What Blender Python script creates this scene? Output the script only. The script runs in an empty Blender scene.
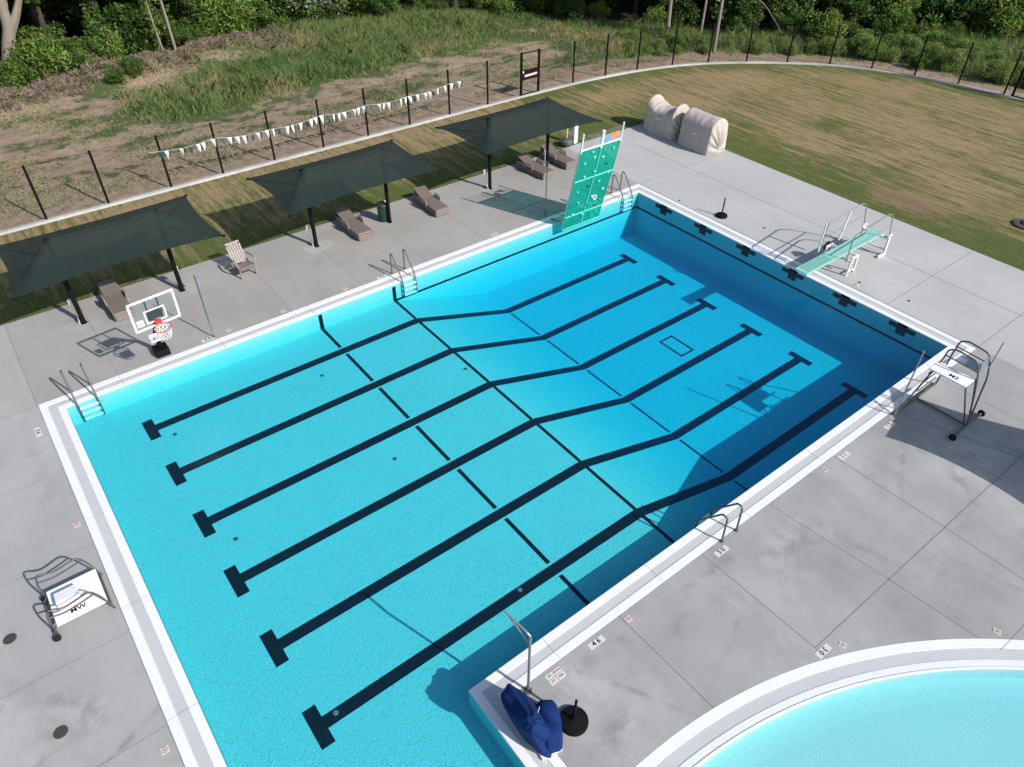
import bpy, math, random
import numpy as np
from mathutils import Vector, Matrix, noise
from mathutils.geometry import tessellate_polygon
random.seed(7); rng=np.random.default_rng(7)
R=math.radians
scene=bpy.context.scene; COL=scene.collection
L,W,XS=22.86,13.74,4.32          # pool length, width, x of the step wall
SUN=Vector((0.2491,-0.7775,0.5775)).normalized()

# ------------------------------------------------------------------ materials
def mat(name):
    m=bpy.data.materials.new(name); m.use_nodes=True
    nt=m.node_tree; nt.nodes.clear(); out=nt.nodes.new('ShaderNodeOutputMaterial')
    return m,nt,out
def N(nt,t,**k):
    n=nt.nodes.new(t)
    for a,b in k.items():
        if a.startswith('i_'): n.inputs[a[2:].replace('_',' ')].default_value=b
        else: setattr(n,a,b)
    return n
def c4(c): return (c[0],c[1],c[2],1)
def plain(name,c,rough=.5,metal=0,var=.08,scale=6,bump=0,bscale=40,spec=.5):
    m,nt,out=mat(name); p=N(nt,'ShaderNodeBsdfPrincipled',i_Roughness=rough,i_Metallic=metal)
    p.inputs['Specular IOR Level'].default_value=spec
    tc=N(nt,'ShaderNodeTexCoord'); no=N(nt,'ShaderNodeTexNoise',i_Scale=scale,i_Detail=5.)
    nt.links.new(tc.outputs['Object'],no.inputs['Vector'])
    mx=N(nt,'ShaderNodeMix',data_type='RGBA')
    mx.inputs[6].default_value=c4([x*(1-var) for x in c]); mx.inputs[7].default_value=c4([min(1,x*(1+var)) for x in c])
    nt.links.new(no.outputs[0],mx.inputs[0]); nt.links.new(mx.outputs[2],p.inputs['Base Color'])
    if bump:
        n2=N(nt,'ShaderNodeTexNoise',i_Scale=bscale,i_Detail=4.); nt.links.new(tc.outputs['Object'],n2.inputs['Vector'])
        b=N(nt,'ShaderNodeBump',i_Strength=1.,i_Distance=bump); nt.links.new(n2.outputs[0],b.inputs['Height']); nt.links.new(b.outputs[0],p.inputs['Normal'])
    nt.links.new(p.outputs[0],out.inputs[0]); return m
class G:
    """small node-graph helper working on world/object coordinates"""
    def __init__(s,name):
        s.m,s.nt,s.out=mat(name); s.tc=N(s.nt,'ShaderNodeTexCoord'); s.sep=N(s.nt,'ShaderNodeSeparateXYZ')
        s.nt.links.new(s.tc.outputs['Object'],s.sep.inputs[0]); s.X,s.Y,s.Z=s.sep.outputs
    def noise(s,scale,detail=5,rough=.55,stretch=None,off=(0,0,0)):
        n=N(s.nt,'ShaderNodeTexNoise'); n.inputs['Scale'].default_value=scale; n.inputs['Detail'].default_value=detail; n.inputs['Roughness'].default_value=rough
        mp=N(s.nt,'ShaderNodeMapping'); mp.inputs['Scale'].default_value=stretch or (1,1,1); mp.inputs['Location'].default_value=off
        s.nt.links.new(s.tc.outputs['Object'],mp.inputs[0]); s.nt.links.new(mp.outputs[0],n.inputs['Vector']); return n.outputs[0]
    def math(s,op,a,b=None,clamp=False):
        n=N(s.nt,'ShaderNodeMath',operation=op); n.use_clamp=clamp
        for i,v in enumerate((a,b)):
            if v is None: continue
            if isinstance(v,(int,float)): n.inputs[i].default_value=v
            else: s.nt.links.new(v,n.inputs[i])
        return n.outputs[0]
    def ramp(s,v,lo,hi):
        n=N(s.nt,'ShaderNodeMapRange'); n.inputs[1].default_value=lo; n.inputs[2].default_value=hi; s.nt.links.new(v,n.inputs[0]); return n.outputs[0]
    def mix(s,f,a,b,blend='MIX'):
        n=N(s.nt,'ShaderNodeMix',data_type='RGBA',blend_type=blend)
        for i,v in ((0,f),(6,a),(7,b)):
            if isinstance(v,tuple): n.inputs[i].default_value=c4(v)
            elif isinstance(v,(int,float)): n.inputs[i].default_value=v
            else: s.nt.links.new(v,n.inputs[i])
        return n.outputs[2]
    def attr(s,name):
        n=N(s.nt,'ShaderNodeAttribute',attribute_name=name); return n.outputs['Fac']
    def bump(s,h,dist):
        n=N(s.nt,'ShaderNodeBump'); n.inputs['Strength'].default_value=1; n.inputs['Distance'].default_value=dist; s.nt.links.new(h,n.inputs['Height']); return n.outputs[0]
    def done(s,col,rough=.8,nrm=None,spec=.3):
        p=N(s.nt,'ShaderNodeBsdfPrincipled'); p.inputs['Roughness'].default_value=rough; p.inputs['Specular IOR Level'].default_value=spec
        s.nt.links.new(col,p.inputs['Base Color'])
        if nrm: s.nt.links.new(nrm,p.inputs['Normal'])
        s.nt.links.new(p.outputs[0],s.out.inputs[0]); return s.m
def concrete(name,base,slabs=True):
    g=G(name)
    a=g.noise(.35,4); b=g.noise(2.2,6,.6); c=g.noise(55,3); st=g.noise(1.1,5,.6,(1,.25,1),(3,1,0)); d=g.noise(.9,7,.65,off=(9,4,0))
    dk=tuple(x*.68 for x in base); lt=tuple(min(1,x*1.14) for x in base)
    col=g.mix(g.ramp(a,.3,.7),dk,lt)
    col=g.mix(g.math('MULTIPLY',g.ramp(b,.35,.65),.45),col,tuple(x*.80 for x in base))
    col=g.mix(g.math('MULTIPLY',g.ramp(st,.50,.70),.40),col,tuple(x*.62 for x in base))
    col=g.mix(g.math('MULTIPLY',g.ramp(d,.55,.70),.50),col,tuple(x*.55 for x in base))
    col=g.mix(g.math('MULTIPLY',g.ramp(c,.3,.7),.16),col,tuple(x*.7 for x in base))
    if slabs:
        def blot(x,y,rx,ry,k,c_=.42,rot=0.):
            global_=g
            dx=g.math('SUBTRACT',g.X,x); dy=g.math('SUBTRACT',g.Y,y); ca,sa=math.cos(rot),math.sin(rot)
            u=g.math('DIVIDE',g.math('ADD',g.math('MULTIPLY',dx,ca),g.math('MULTIPLY',dy,sa)),rx); w_=g.math('DIVIDE',g.math('SUBTRACT',g.math('MULTIPLY',dy,ca),g.math('MULTIPLY',dx,sa)),ry)
            r2=g.math('ADD',g.math('MULTIPLY',u,u),g.math('MULTIPLY',w_,w_)); e=g.math('POWER',2.718,g.math('MULTIPLY',r2,-1.))
            return g.math('MULTIPLY',g.math('MULTIPLY',e,g.ramp(b,.42,.60)),k)
        for (x,y,rx,ry,k,ro_) in ((13.6,-16.4,.12,.9,.5,.2),(17.0,-15.6,1.3,.08,.45,.5),(15.2,-18.6,.08,1.1,.5,.3),(7.0,-15.9,.06,.9,.5,.5),(9.3,-16.2,.5,.05,.6,.4),(-2.12,-9.2,.30,.65,1.,.5),(-1.75,-9.75,.35,.4,.9,0),(-2.3,-9.74,.3,.3,.8,0),(-2.9,-8.5,.9,.10,.7,.35),(-1.35,-10.7,1.0,.07,1.,.42),(-3.2,-10.3,1.5,.12,.7,.3),(-2.6,-7.0,.35,.3,.5,0),(12.3,-15.6,1.1,.6,.42,.4),(11.6,-15.2,1.4,.2,.35,-.3),(8.7,-15.3,.4,.16,.4,.5),(6.2,-14.8,.8,.2,.45,.2),(10.2,-14.8,1.6,.12,.35,0),(14.2,-18.2,1.2,.3,.3,.8),(-1.1,-3.0,.2,1.4,.4,0),(6.1,-16.1,.5,.3,.5,0),(17.4,-17.0,.9,.15,.5,.9),(25.2,-2.6,1.2,.3,.4,.6),(25.4,-13.0,1.0,.5,.4,.3)):
            col=g.mix(blot(x,y,rx,ry,k,rot=ro_),col,tuple(q_*.42 for q_ in base))
        fx=g.math('FLOOR',g.math('DIVIDE',g.X,2.64)); fy=g.math('FLOOR',g.math('DIVIDE',g.math('ADD',g.Y,17.4),3.07))
        wn=N(g.nt,'ShaderNodeTexWhiteNoise',noise_dimensions='2D'); cb=N(g.nt,'ShaderNodeCombineXYZ')
        g.nt.links.new(fx,cb.inputs[0]); g.nt.links.new(fy,cb.inputs[1]); g.nt.links.new(cb.outputs[0],wn.inputs[0])
        col=g.mix(g.math('MULTIPLY',wn.outputs[0],.16),col,tuple(x*.6 for x in base))
        # pours of different age: lighter far strip, warmer strip behind the long side
        f1=g.math('GREATER_THAN',g.X,23.55); col=g.mix(g.math('MULTIPLY',f1,.5),col,tuple(x*1.3 for x in base))
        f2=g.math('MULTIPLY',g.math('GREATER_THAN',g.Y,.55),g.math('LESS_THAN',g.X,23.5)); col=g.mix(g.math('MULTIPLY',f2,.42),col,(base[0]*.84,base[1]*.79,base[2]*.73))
        f3=g.math('LESS_THAN',g.X,-.63); col=g.mix(g.math('MULTIPLY',f3,.3),col,tuple(x*1.1 for x in base))
    return g.done(col,.85,g.bump(c,.002),.25)
M={}
M['deck']=concrete('deck_concrete',(.38,.376,.368))
M['curb']=concrete('curb_concrete',(.50,.49,.46),False)
M['joint']=plain('joint_sealant',(.20,.20,.195),.9)
M['coping_joint']=plain('coping_joint',(.42,.42,.42),.8)
M['crack']=plain('concrete_crack',(.22,.22,.215),.9)
M['coping']=plain('coping_white',(.72,.725,.73),.55,var=.05,scale=1.4,bump=.001)
M['coping2']=plain('coping_offwhite',(.66,.68,.70),.6,var=.06,scale=1.5)
M['pad']=concrete('pad_concrete',(.40,.39,.37),False)
def grate_mat():
    g=G('gutter_grating')
    w=g.noise(1.2,4); col=g.mix(w,(.46,.465,.47),(.56,.565,.57))
    s=g.math('FRACT',g.math('MULTIPLY',g.attr('across'),7)); col=g.mix(g.math('MULTIPLY',g.math('GREATER_THAN',s,.72),.6),col,(.30,.305,.31))
    return g.done(col,.6)
M['grate']=grate_mat()
def plaster(name,c):
    g=G(name); a=g.noise(.5,4); b=g.noise(26,3,.6); v=N(g.nt,'ShaderNodeTexVoronoi',feature='SMOOTH_F1'); v.inputs['Scale'].default_value=21
    n=g.noise(5,2); mv=N(g.nt,'ShaderNodeVectorMath',operation='ADD'); g.nt.links.new(g.tc.outputs['Object'],mv.inputs[0]); g.nt.links.new(n,mv.inputs[1]); g.nt.links.new(mv.outputs[0],v.inputs['Vector'])
    col=g.mix(a,tuple(x*.95 for x in c),tuple(min(1,x*1.04) for x in c))
    col=g.mix(g.math('MULTIPLY',b,.10),col,tuple(x*.8 for x in c))
    h=g.math('ADD',v.outputs[0],g.math('MULTIPLY',b,.8))
    return g.done(col,.75,g.bump(h,.011 if name=='pool_plaster' else .003),.15)
M['plaster']=plaster('pool_plaster',(.18,.575,.585))
M['plaster2']=plaster('wading_plaster',(.38,.60,.61))
M['line']=plain('black_pool_tile',(.008,.011,.016),.6,var=.2,spec=.1)
def water_mat():
    m,nt,out=mat('pool_water'); tc=N(nt,'ShaderNodeTexCoord')
    n1=N(nt,'ShaderNodeTexNoise'); n1.inputs['Scale'].default_value=9.5; n1.inputs['Detail'].default_value=2.5
    nt.links.new(tc.outputs['Object'],n1.inputs['Vector'])
    b=N(nt,'ShaderNodeBump'); b.inputs['Strength'].default_value=1; b.inputs['Distance'].default_value=.016; nt.links.new(n1.outputs[0],b.inputs['Height'])
    fr=N(nt,'ShaderNodeFresnel'); nt.links.new(b.outputs[0],fr.inputs['Normal'])
    # light leaves the unrefracted water body as it entered it (no total internal reflection)
    ge=N(nt,'ShaderNodeNewGeometry'); io=N(nt,'ShaderNodeMapRange'); io.inputs[3].default_value=1.333; io.inputs[4].default_value=.75; nt.links.new(ge.outputs['Backfacing'],io.inputs[0]); nt.links.new(io.outputs[0],fr.inputs[0])
    t=N(nt,'ShaderNodeBsdfTransparent'); g=N(nt,'ShaderNodeBsdfGlossy'); g.inputs['Roughness'].default_value=.04; nt.links.new(b.outputs[0],g.inputs['Normal'])
    mx=N(nt,'ShaderNodeMixShader'); nt.links.new(fr.outputs[0],mx.inputs[0]); nt.links.new(t.outputs[0],mx.inputs[1]); nt.links.new(g.outputs[0],mx.inputs[2])
    nt.links.new(mx.outputs[0],out.inputs['Surface'])
    v=N(nt,'ShaderNodeVolumeAbsorption'); v.inputs['Color'].default_value=(.34,.925,.997,1); v.inputs['Density'].default_value=.95
    sc_=N(nt,'ShaderNodeVolumeScatter'); sc_.inputs['Color'].default_value=(.02,.40,1,1); sc_.inputs['Density'].default_value=.02
    ad=N(nt,'ShaderNodeAddShader'); nt.links.new(v.outputs[0],ad.inputs[0]); nt.links.new(sc_.outputs[0],ad.inputs[1])
    nt.links.new(ad.outputs[0],out.inputs['Volume']); return m
M['water']=water_mat()
def lawn_mat():
    g=G('lawn_turf'); gr=g.attr('green')
    a=g.noise(.28,5,.6,off=(4,2,0)); b=g.noise(1.6,6,.7,(2.3,.16,1),(7,3,0)); c=g.noise(11,5,.8); d=g.noise(42,3,.8); e=g.noise(4.0,6,.8,(1.3,.3,1))
    straw=g.mix(g.ramp(c,.3,.7),(.22,.155,.085),(.54,.39,.22)); green=g.mix(g.ramp(c,.3,.7),(.060,.085,.024),(.165,.20,.062))
    f=g.math('ADD',g.math('MULTIPLY',a,.9),gr); f=g.math('ADD',f,g.math('MULTIPLY',g.math('SUBTRACT',e,.5),1.9)); f=g.math('ADD',f,g.math('MULTIPLY',g.math('SUBTRACT',b,.5),2.6))
    f=g.math('ADD',f,g.math('MULTIPLY',g.math('SUBTRACT',c,.5),1.0))
    col=g.mix(g.ramp(f,.26,.82),straw,green)
    col=g.mix(g.math('MULTIPLY',g.ramp(d,.42,.62),.42),col,(.035,.045,.015))
    for (x,y,rx,ry) in ((31.4,-7.4,.75,1.7),(36.0,3.5,1.2,2.2)):
        u=g.math('DIVIDE',g.math('SUBTRACT',g.X,x),rx); w_=g.math('DIVIDE',g.math('SUBTRACT',g.Y,y),ry); e=g.math('POWER',2.718,g.math('MULTIPLY',g.math('ADD',g.math('MULTIPLY',u,u),g.math('MULTIPLY',w_,w_)),-1.))
        col=g.mix(g.math('MULTIPLY',g.math('MULTIPLY',e,g.ramp(c,.3,.6)),.8 if x<32 else .35),col,(.14,.085,.06))
    return g.done(col,.95,g.bump(g.math('ADD',g.math('MULTIPLY',d,.5),c),.05),.1)
M['lawn']=lawn_mat()
def dirt_mat():
    g=G('dry_field_soil'); a=g.noise(.33,6,.6,(1,1.7,1)); b=g.noise(2.0,6,.7); c=g.noise(14,4,.7); d=g.noise(45,3,.7); gr=g.attr('green')
    soil=g.mix(g.ramp(b,.3,.7),(.27,.20,.155),(.60,.46,.33)); soil=g.mix(g.math('MULTIPLY',g.ramp(c,.42,.65),.35),soil,(.17,.125,.095))
    green=g.mix(g.ramp(c,.3,.7),(.055,.08,.032),(.14,.18,.075)); straw=g.mix(g.ramp(c,.3,.7),(.16,.14,.08),(.36,.30,.19))
    f=g.math('ADD',g.math('MULTIPLY',g.math('SUBTRACT',a,.5),2.2),gr); f=g.math('ADD',f,g.math('MULTIPLY',g.math('SUBTRACT',b,.5),1.3))
    col=g.mix(g.ramp(f,.44,.68),soil,straw); col=g.mix(g.ramp(f,.52,.74),col,green)
    col=g.mix(g.math('MULTIPLY',g.ramp(d,.45,.65),.32),col,(.06,.05,.03))
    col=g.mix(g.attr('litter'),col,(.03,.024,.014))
    return g.done(col,.95,g.bump(g.math('ADD',g.math('MULTIPLY',d,.4),c),.09),.05)
M['dirt']=dirt_mat()
def leafmat(name,c,tr=.3):
    m,nt,out=mat(name); d=N(nt,'ShaderNodeBsdfPrincipled'); d.inputs['Roughness'].default_value=.55; d.inputs['Specular IOR Level'].default_value=.3
    oi=N(nt,'ShaderNodeTexCoord'); no=N(nt,'ShaderNodeTexNoise'); no.inputs['Scale'].default_value=1.3; nt.links.new(oi.outputs['Object'],no.inputs['Vector'])
    mx=N(nt,'ShaderNodeMix',data_type='RGBA'); mx.inputs[6].default_value=c4([x*.75 for x in c]); mx.inputs[7].default_value=c4([x*1.3 for x in c]); nt.links.new(no.outputs[0],mx.inputs[0])
    nt.links.new(mx.outputs[2],d.inputs['Base Color'])
    t=N(nt,'ShaderNodeBsdfTranslucent'); nt.links.new(mx.outputs[2],t.inputs[0])
    s=N(nt,'ShaderNodeMixShader'); s.inputs[0].default_value=tr; nt.links.new(d.outputs[0],s.inputs[1]); nt.links.new(t.outputs[0],s.inputs[2]); nt.links.new(s.outputs[0],out.inputs[0]); return m
LEAF=[leafmat('leaf_dark',(.04,.08,.018)),leafmat('leaf_mid',(.085,.15,.03),.35),leafmat('leaf_light',(.19,.29,.055),.45),leafmat('leaf_yellow',(.27,.34,.08),.45)]
GRASS=[leafmat('grass_dark',(.12,.20,.065),.5),leafmat('grass_mid',(.20,.32,.095),.5),leafmat('grass_light',(.34,.40,.15),.5),leafmat('grass_straw',(.50,.41,.23),.5)]
DRY=[leafmat('brush_brown',(.10,.07,.055),.1),leafmat('brush_grey',(.24,.19,.165),.1),leafmat('brush_tan',(.30,.22,.16),.1)]
FLOWER=leafmat('white_blossom',(.5,.52,.42))
M['bark']=plain('bark',(.045,.038,.03),.9,var=.4,scale=3,bump=.02,bscale=12)
M['barkpale']=plain('pale_bark',(.21,.18,.15),.9,var=.3,scale=2,bump=.02,bscale=9)
M['black']=plain('black_powder_coat',(.005,.005,.006),.7,var=.1,spec=.15)
M['blackrub']=plain('black_rubber',(.012,.012,.013),.8,var=.2,spec=.2)
M['steel']=plain('brushed_steel',(.34,.345,.35),.38,.6,.08)
M['chrome']=plain('polished_steel',(.36,.37,.38),.16,1.0,.03)
M['steelgrey']=plain('grey_tube',(.085,.082,.08),.5,.0,.1)
M['white']=plain('white_plastic',(.80,.80,.79),.45,var=.03)
M['whitemetal']=plain('cream_enamel',(.74,.71,.64),.45,var=.05)
M['taupe']=plain('taupe_resin',(.155,.125,.112),.6,var=.10)
M['taupel']=plain('pale_taupe_resin',(.24,.20,.18),.6,var=.08)
M['chairr']=plain('chair_resin',(.27,.24,.225),.6)
M['teal']=plain('board_teal',(.24,.52,.45),.55,var=.08,scale=3)
M['teal2']=plain('board_tread',(.16,.38,.33),.8,var=.1)
M['red']=plain('red_enamel',(.65,.04,.03),.4)
M['orange']=plain('orange_print',(.85,.22,.06),.5)
M['blueprint']=plain('blue_print',(.10,.28,.55),.5)
M['pink']=plain('pink_sign_face',(.85,.45,.50),.5)
M['tile']=plain('ceramic_tile',(.58,.56,.53),.35,var=.04)
M['ink']=plain('tile_ink',(.012,.012,.012),.5)
M['inkred']=plain('tile_red_ink',(.45,.06,.05),.5)
M['net']=plain('white_net',(.80,.80,.80),.8)
M['bin']=plain('green_bin_plastic',(.012,.045,.035),.5)
M['penw']=leafmat('white_pennant_cloth',(.78,.80,.80),.2); M['peng']=leafmat('dark_pennant_cloth',(.05,.10,.10),.2)
M['drain']=plain('iron_drain',(.05,.05,.04),.7)
M['stone']=plain('fieldstone',(.07,.05,.055),.9,var=.4,scale=8,bump=.03,bscale=10)
M['cap']=plain('pale_cap',(.45,.42,.36),.7)
def fabric(name,c,transp=0.,trans=.15,bump=.0):
    m,nt,out=mat(name); d=N(nt,'ShaderNodeBsdfPrincipled'); d.inputs['Base Color'].default_value=c4(c); d.inputs['Roughness'].default_value=.85; d.inputs['Specular IOR Level'].default_value=.2
    tc=N(nt,'ShaderNodeTexCoord'); no=N(nt,'ShaderNodeTexNoise'); no.inputs['Scale'].default_value=2.5; no.inputs['Detail'].default_value=6; nt.links.new(tc.outputs['Object'],no.inputs['Vector'])
    mx=N(nt,'ShaderNodeMix',data_type='RGBA'); mx.inputs[6].default_value=c4([x*.85 for x in c]); mx.inputs[7].default_value=c4([min(1,x*1.15) for x in c]); nt.links.new(no.outputs[0],mx.inputs[0]); nt.links.new(mx.outputs[2],d.inputs['Base Color'])
    if bump:
        b=N(nt,'ShaderNodeBump'); b.inputs['Distance'].default_value=bump; nt.links.new(no.outputs[0],b.inputs['Height']); nt.links.new(b.outputs[0],d.inputs['Normal'])
    t=N(nt,'ShaderNodeBsdfTranslucent'); nt.links.new(mx.outputs[2],t.inputs[0])
    s=N(nt,'ShaderNodeMixShader'); s.inputs[0].default_value=trans; nt.links.new(d.outputs[0],s.inputs[1]); nt.links.new(t.outputs[0],s.inputs[2])
    tp=N(nt,'ShaderNodeBsdfTransparent'); s2=N(nt,'ShaderNodeMixShader'); s2.inputs[0].default_value=transp; nt.links.new(s.outputs[0],s2.inputs[1]); nt.links.new(tp.outputs[0],s2.inputs[2])
    nt.links.new(s2.outputs[0],out.inputs[0]); return m
M['canopy']=fabric('shade_cloth',(.017,.029,.027),.05,.08)
M['tarp']=fabric('beige_tarp',(.47,.415,.375),0,.05,.01)
M['bluecloth']=fabric('blue_vinyl',(.004,.024,.115),0,.03,.02)
def glass(name,c,gl=.06,opac=.0,oc=(1,1,1)):
    m,nt,out=mat(name); t=N(nt,'ShaderNodeBsdfTransparent'); t.inputs[0].default_value=c4(c); g=N(nt,'ShaderNodeBsdfGlossy'); g.inputs['Roughness'].default_value=.05
    d=N(nt,'ShaderNodeBsdfDiffuse'); d.inputs[0].default_value=c4(oc); s=N(nt,'ShaderNodeMixShader'); s.inputs[0].default_value=opac; nt.links.new(t.outputs[0],s.inputs[1]); nt.links.new(d.outputs[0],s.inputs[2])
    lw=N(nt,'ShaderNodeFresnel'); ge=N(nt,'ShaderNodeNewGeometry'); io=N(nt,'ShaderNodeMapRange'); io.inputs[3].default_value=1.4; io.inputs[4].default_value=.714; nt.links.new(ge.outputs['Backfacing'],io.inputs[0]); nt.links.new(io.outputs[0],lw.inputs[0])
    s2=N(nt,'ShaderNodeMixShader'); nt.links.new(lw.outputs[0],s2.inputs[0]); nt.links.new(s.outputs[0],s2.inputs[1]); nt.links.new(g.outputs[0],s2.inputs[2]); nt.links.new(s2.outputs[0],out.inputs[0]); return m
M['tealglass']=glass('teal_acrylic',(.22,.80,.68),opac=.40,oc=(.02,.42,.32))
M['clear']=glass('clear_acrylic',(.97,.98,.985),opac=.02,oc=(.6,.65,.7))
M['smoke']=glass('smoked_polycarbonate',(.45,.5,.56),opac=.35,oc=(.35,.40,.48))

# ------------------------------------------------------------------ mesh builder
def link(o,parent=None):
    COL.objects.link(o)
    if parent: o.parent=parent
    return o
class MB:
    def __init__(s): s.v=[]; s.f=[]; s.mi=[]
    def add(s,vs,fs,mi=0):
        n=len(s.v); s.v+= [tuple(v) for v in vs]; s.f+=[tuple(i+n for i in f) for f in fs]; s.mi+=[mi]*len(fs); return s
    def box(s,c,d,rz=0,mi=0,rx=0,ry=0):
        x,y,z=[k/2 for k in d]; m=Matrix.Rotation(rz,3,'Z')@Matrix.Rotation(ry,3,'Y')@Matrix.Rotation(rx,3,'X')
        vs=[Vector(c)+m@Vector((a*x,b*y,e*z)) for a in(-1,1) for b in(-1,1) for e in(-1,1)]
        return s.add(vs,[(0,1,3,2),(4,6,7,5),(0,4,5,1),(2,3,7,6),(0,2,6,4),(1,5,7,3)],mi)
    def tube(s,pts,r,n=8,mi=0,cap=True):
        pts=[Vector(p) for p in pts]; rs=r if isinstance(r,(list,tuple)) else [r]*len(pts)
        ts=[]
        for i in range(len(pts)):
            a=pts[max(i-1,0)]; b=pts[min(i+1,len(pts)-1)]; t=(b-a); ts.append(t.normalized() if t.length>1e-9 else Vector((0,0,1)))
        u=ts[0].orthogonal().normalized(); vs=[]
        for i,p in enumerate(pts):
            u=(u-ts[i]*u.dot(ts[i])); u=u.normalized() if u.length>1e-6 else ts[i].orthogonal().normalized(); w=ts[i].cross(u)
            for k in range(n):
                a=2*math.pi*k/n; vs.append(p+(u*math.cos(a)+w*math.sin(a))*rs[i])
        fs=[(i*n+k,i*n+(k+1)%n,(i+1)*n+(k+1)%n,(i+1)*n+k) for i in range(len(pts)-1) for k in range(n)]
        if cap: fs+=[tuple(range(n-1,-1,-1)),tuple((len(pts)-1)*n+k for k in range(n))]
        return s.add(vs,fs,mi)
    def lathe(s,c,prof,n=24,mi=0):
        vs=[(c[0]+r*math.cos(2*math.pi*k/n),c[1]+r*math.sin(2*math.pi*k/n),c[2]+z) for r,z in prof for k in range(n)]
        fs=[(i*n+k,i*n+(k+1)%n,(i+1)*n+(k+1)%n,(i+1)*n+k) for i in range(len(prof)-1) for k in range(n)]
        fs+=[tuple(range(n-1,-1,-1)),tuple((len(prof)-1)*n+k for k in range(n))]
        return s.add(vs,fs,mi)
    def grid(s,P,mi=0,closed=False):
        a=len(P); b=len(P[0]); vs=[p for row in P for p in row]
        return s.add(vs,[(i*b+j,i*b+(j+1)%b,(i+1)*b+(j+1)%b,(i+1)*b+j) for i in range(a-1) for j in range(b if closed else b-1)],mi)
    def quad(s,a,b,c,d,mi=0): return s.add([a,b,c,d],[(0,1,2,3)],mi)
    def build(s,name,mats,parent=None,smooth=False,bevel=0,loc=None,solid=0):
        me=bpy.data.meshes.new(name); me.from_pydata(s.v,[],s.f); me.update()
        mats=mats if isinstance(mats,(list,tuple)) else [mats]
        for m in mats: me.materials.append(m)
        if len(mats)>1: me.polygons.foreach_set('material_index',s.mi)
        if smooth: me.polygons.foreach_set('use_smooth',[True]*len(me.polygons))
        o=bpy.data.objects.new(name,me); link(o,parent)
        if loc: o.location=loc
        if smooth and bevel==0 and smooth!='full':
            try: me.set_sharp_from_angle(angle=R(45))
            except Exception: pass
        if solid: md=o.modifiers.new('s','SOLIDIFY'); md.thickness=solid
        if bevel: md=o.modifiers.new('b','BEVEL'); md.width=bevel; md.segments=2; md.limit_method='ANGLE'
        return o
def tag(o,label,cat,group=None,kind=None):
    o['label']=label; o['category']=cat
    if group: o['group']=group
    if kind: o['kind']=kind
    return o
def thing(name,label,cat,loc=(0,0,0),rz=0,group=None):
    o=bpy.data.objects.new(name,None); o.empty_display_size=.2; COL.objects.link(o); o.location=loc; o.rotation_euler=(0,0,rz); return tag(o,label,cat,group)
def struct(o,label=None):
    o['kind']='structure'
    if label: o['label']=label; o['category']=o.name.split('.')[0].replace('_',' ')
    return o
def copy_tree(o,parent=None):
    c=o.copy(); COL.objects.link(c); c.parent=parent
    for ch in [k for k in o.children]: copy_tree(ch,c)
    return c
def smooth_path(pts,n=8):
    out=[]; P=[Vector(p) for p in pts]
    for i in range(len(P)-1):
        a=P[max(i-1,0)]; b=P[i]; c=P[i+1]; d=P[min(i+2,len(P)-1)]
        for k in range(n):
            t=k/n; out.append(.5*((2*b)+(c-a)*t+(2*a-5*b+4*c-d)*t*t+(3*b-a-3*c+d)*t**3))
    out.append(P[-1]); return out
def rounded(pts,r=.08,n=5):
    """polyline with corners rounded"""
    P=[Vector(p) for p in pts]; out=[P[0]]
    for i in range(1,len(P)-1):
        a=(P[i-1]-P[i]); b=(P[i+1]-P[i]); ra=min(r,a.length*.45,b.length*.45)
        p0=P[i]+a.normalized()*ra; p1=P[i]+b.normalized()*ra
        for k in range(n+1):
            t=k/n; out.append(p0*(1-t)**2+P[i]*2*t*(1-t)+p1*t*t)
    out.append(P[-1]); return out
def text_mesh(txt,size,mat_,parent,loc,rz=0,rot=None,depth=.002,name='lettering'):
    cu=bpy.data.curves.new(name,'FONT'); cu.body=txt; cu.size=size; cu.align_x='CENTER'; cu.align_y='CENTER'; cu.extrude=depth; cu.offset=size*.02
    t=bpy.data.objects.new(name,cu); COL.objects.link(t); bpy.context.view_layer.update()
    me=bpy.data.meshes.new_from_object(t.evaluated_get(bpy.context.evaluated_depsgraph_get())); bpy.data.objects.remove(t); 
    me.materials.clear(); me.materials.append(mat_); o=bpy.data.objects.new(name,me); link(o,parent); o.location=loc; o.rotation_euler=rot or (0,0,rz); return o

# ------------------------------------------------------------------ ground, lawn, curb
curb_pts=[(-60,12.4),(-20,12.4),(0,12.4),(14,12.4),(24,12.45),(30,12.35),(32.34,12.15),(34.64,11.8),(37.05,11.15),(39.22,10.2),(41.26,8.9),(43.23,7.3),(45.0,5.5),(46.3,3.4),(47.2,1.1),(47.8,-1.2),(48.15,-3.7),(48.3,-7),(48.3,-14),(48.3,-50)]
def resample(P,n):
    P=[Vector((*p[:2],0)) for p in P]; d=[0]
    for a,b in zip(P,P[1:]): d.append(d[-1]+(b-a).length)
    out=[]; j=0
    for i in range(n):
        t=d[-1]*i/(n-1)
        while j<len(P)-2 and d[j+1]<t: j+=1
        f=(t-d[j])/max(d[j+1]-d[j],1e-9); out.append(P[j].lerp(P[j+1],min(f,1)))
    return out
curve=smooth_path([(*p,0) for p in curb_pts],6)
cp=resample(curve,420)
def nrm2(P,i):
    a=P[max(i-1,0)]; b=P[min(i+1,len(P)-1)]; t=(b-a).normalized(); return Vector((-t.y,t.x,0))
DY,DX=5.55,29.5
lawnm=MB(); rows=[]; gvals=[]
nv=26
for i,c in enumerate(cp):
    if c.x<24: q=Vector((c.x,DY,0))
    else:
        f=(i-next(k for k,p in enumerate(cp) if p.x>=24)); 
        q=None
    rows.append((c,q))
i0=next(k for k,p in enumerate(cp) if p.x>=24); i1=next(k for k,p in enumerate(cp) if p.x>47 and p.y<-8)
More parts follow.
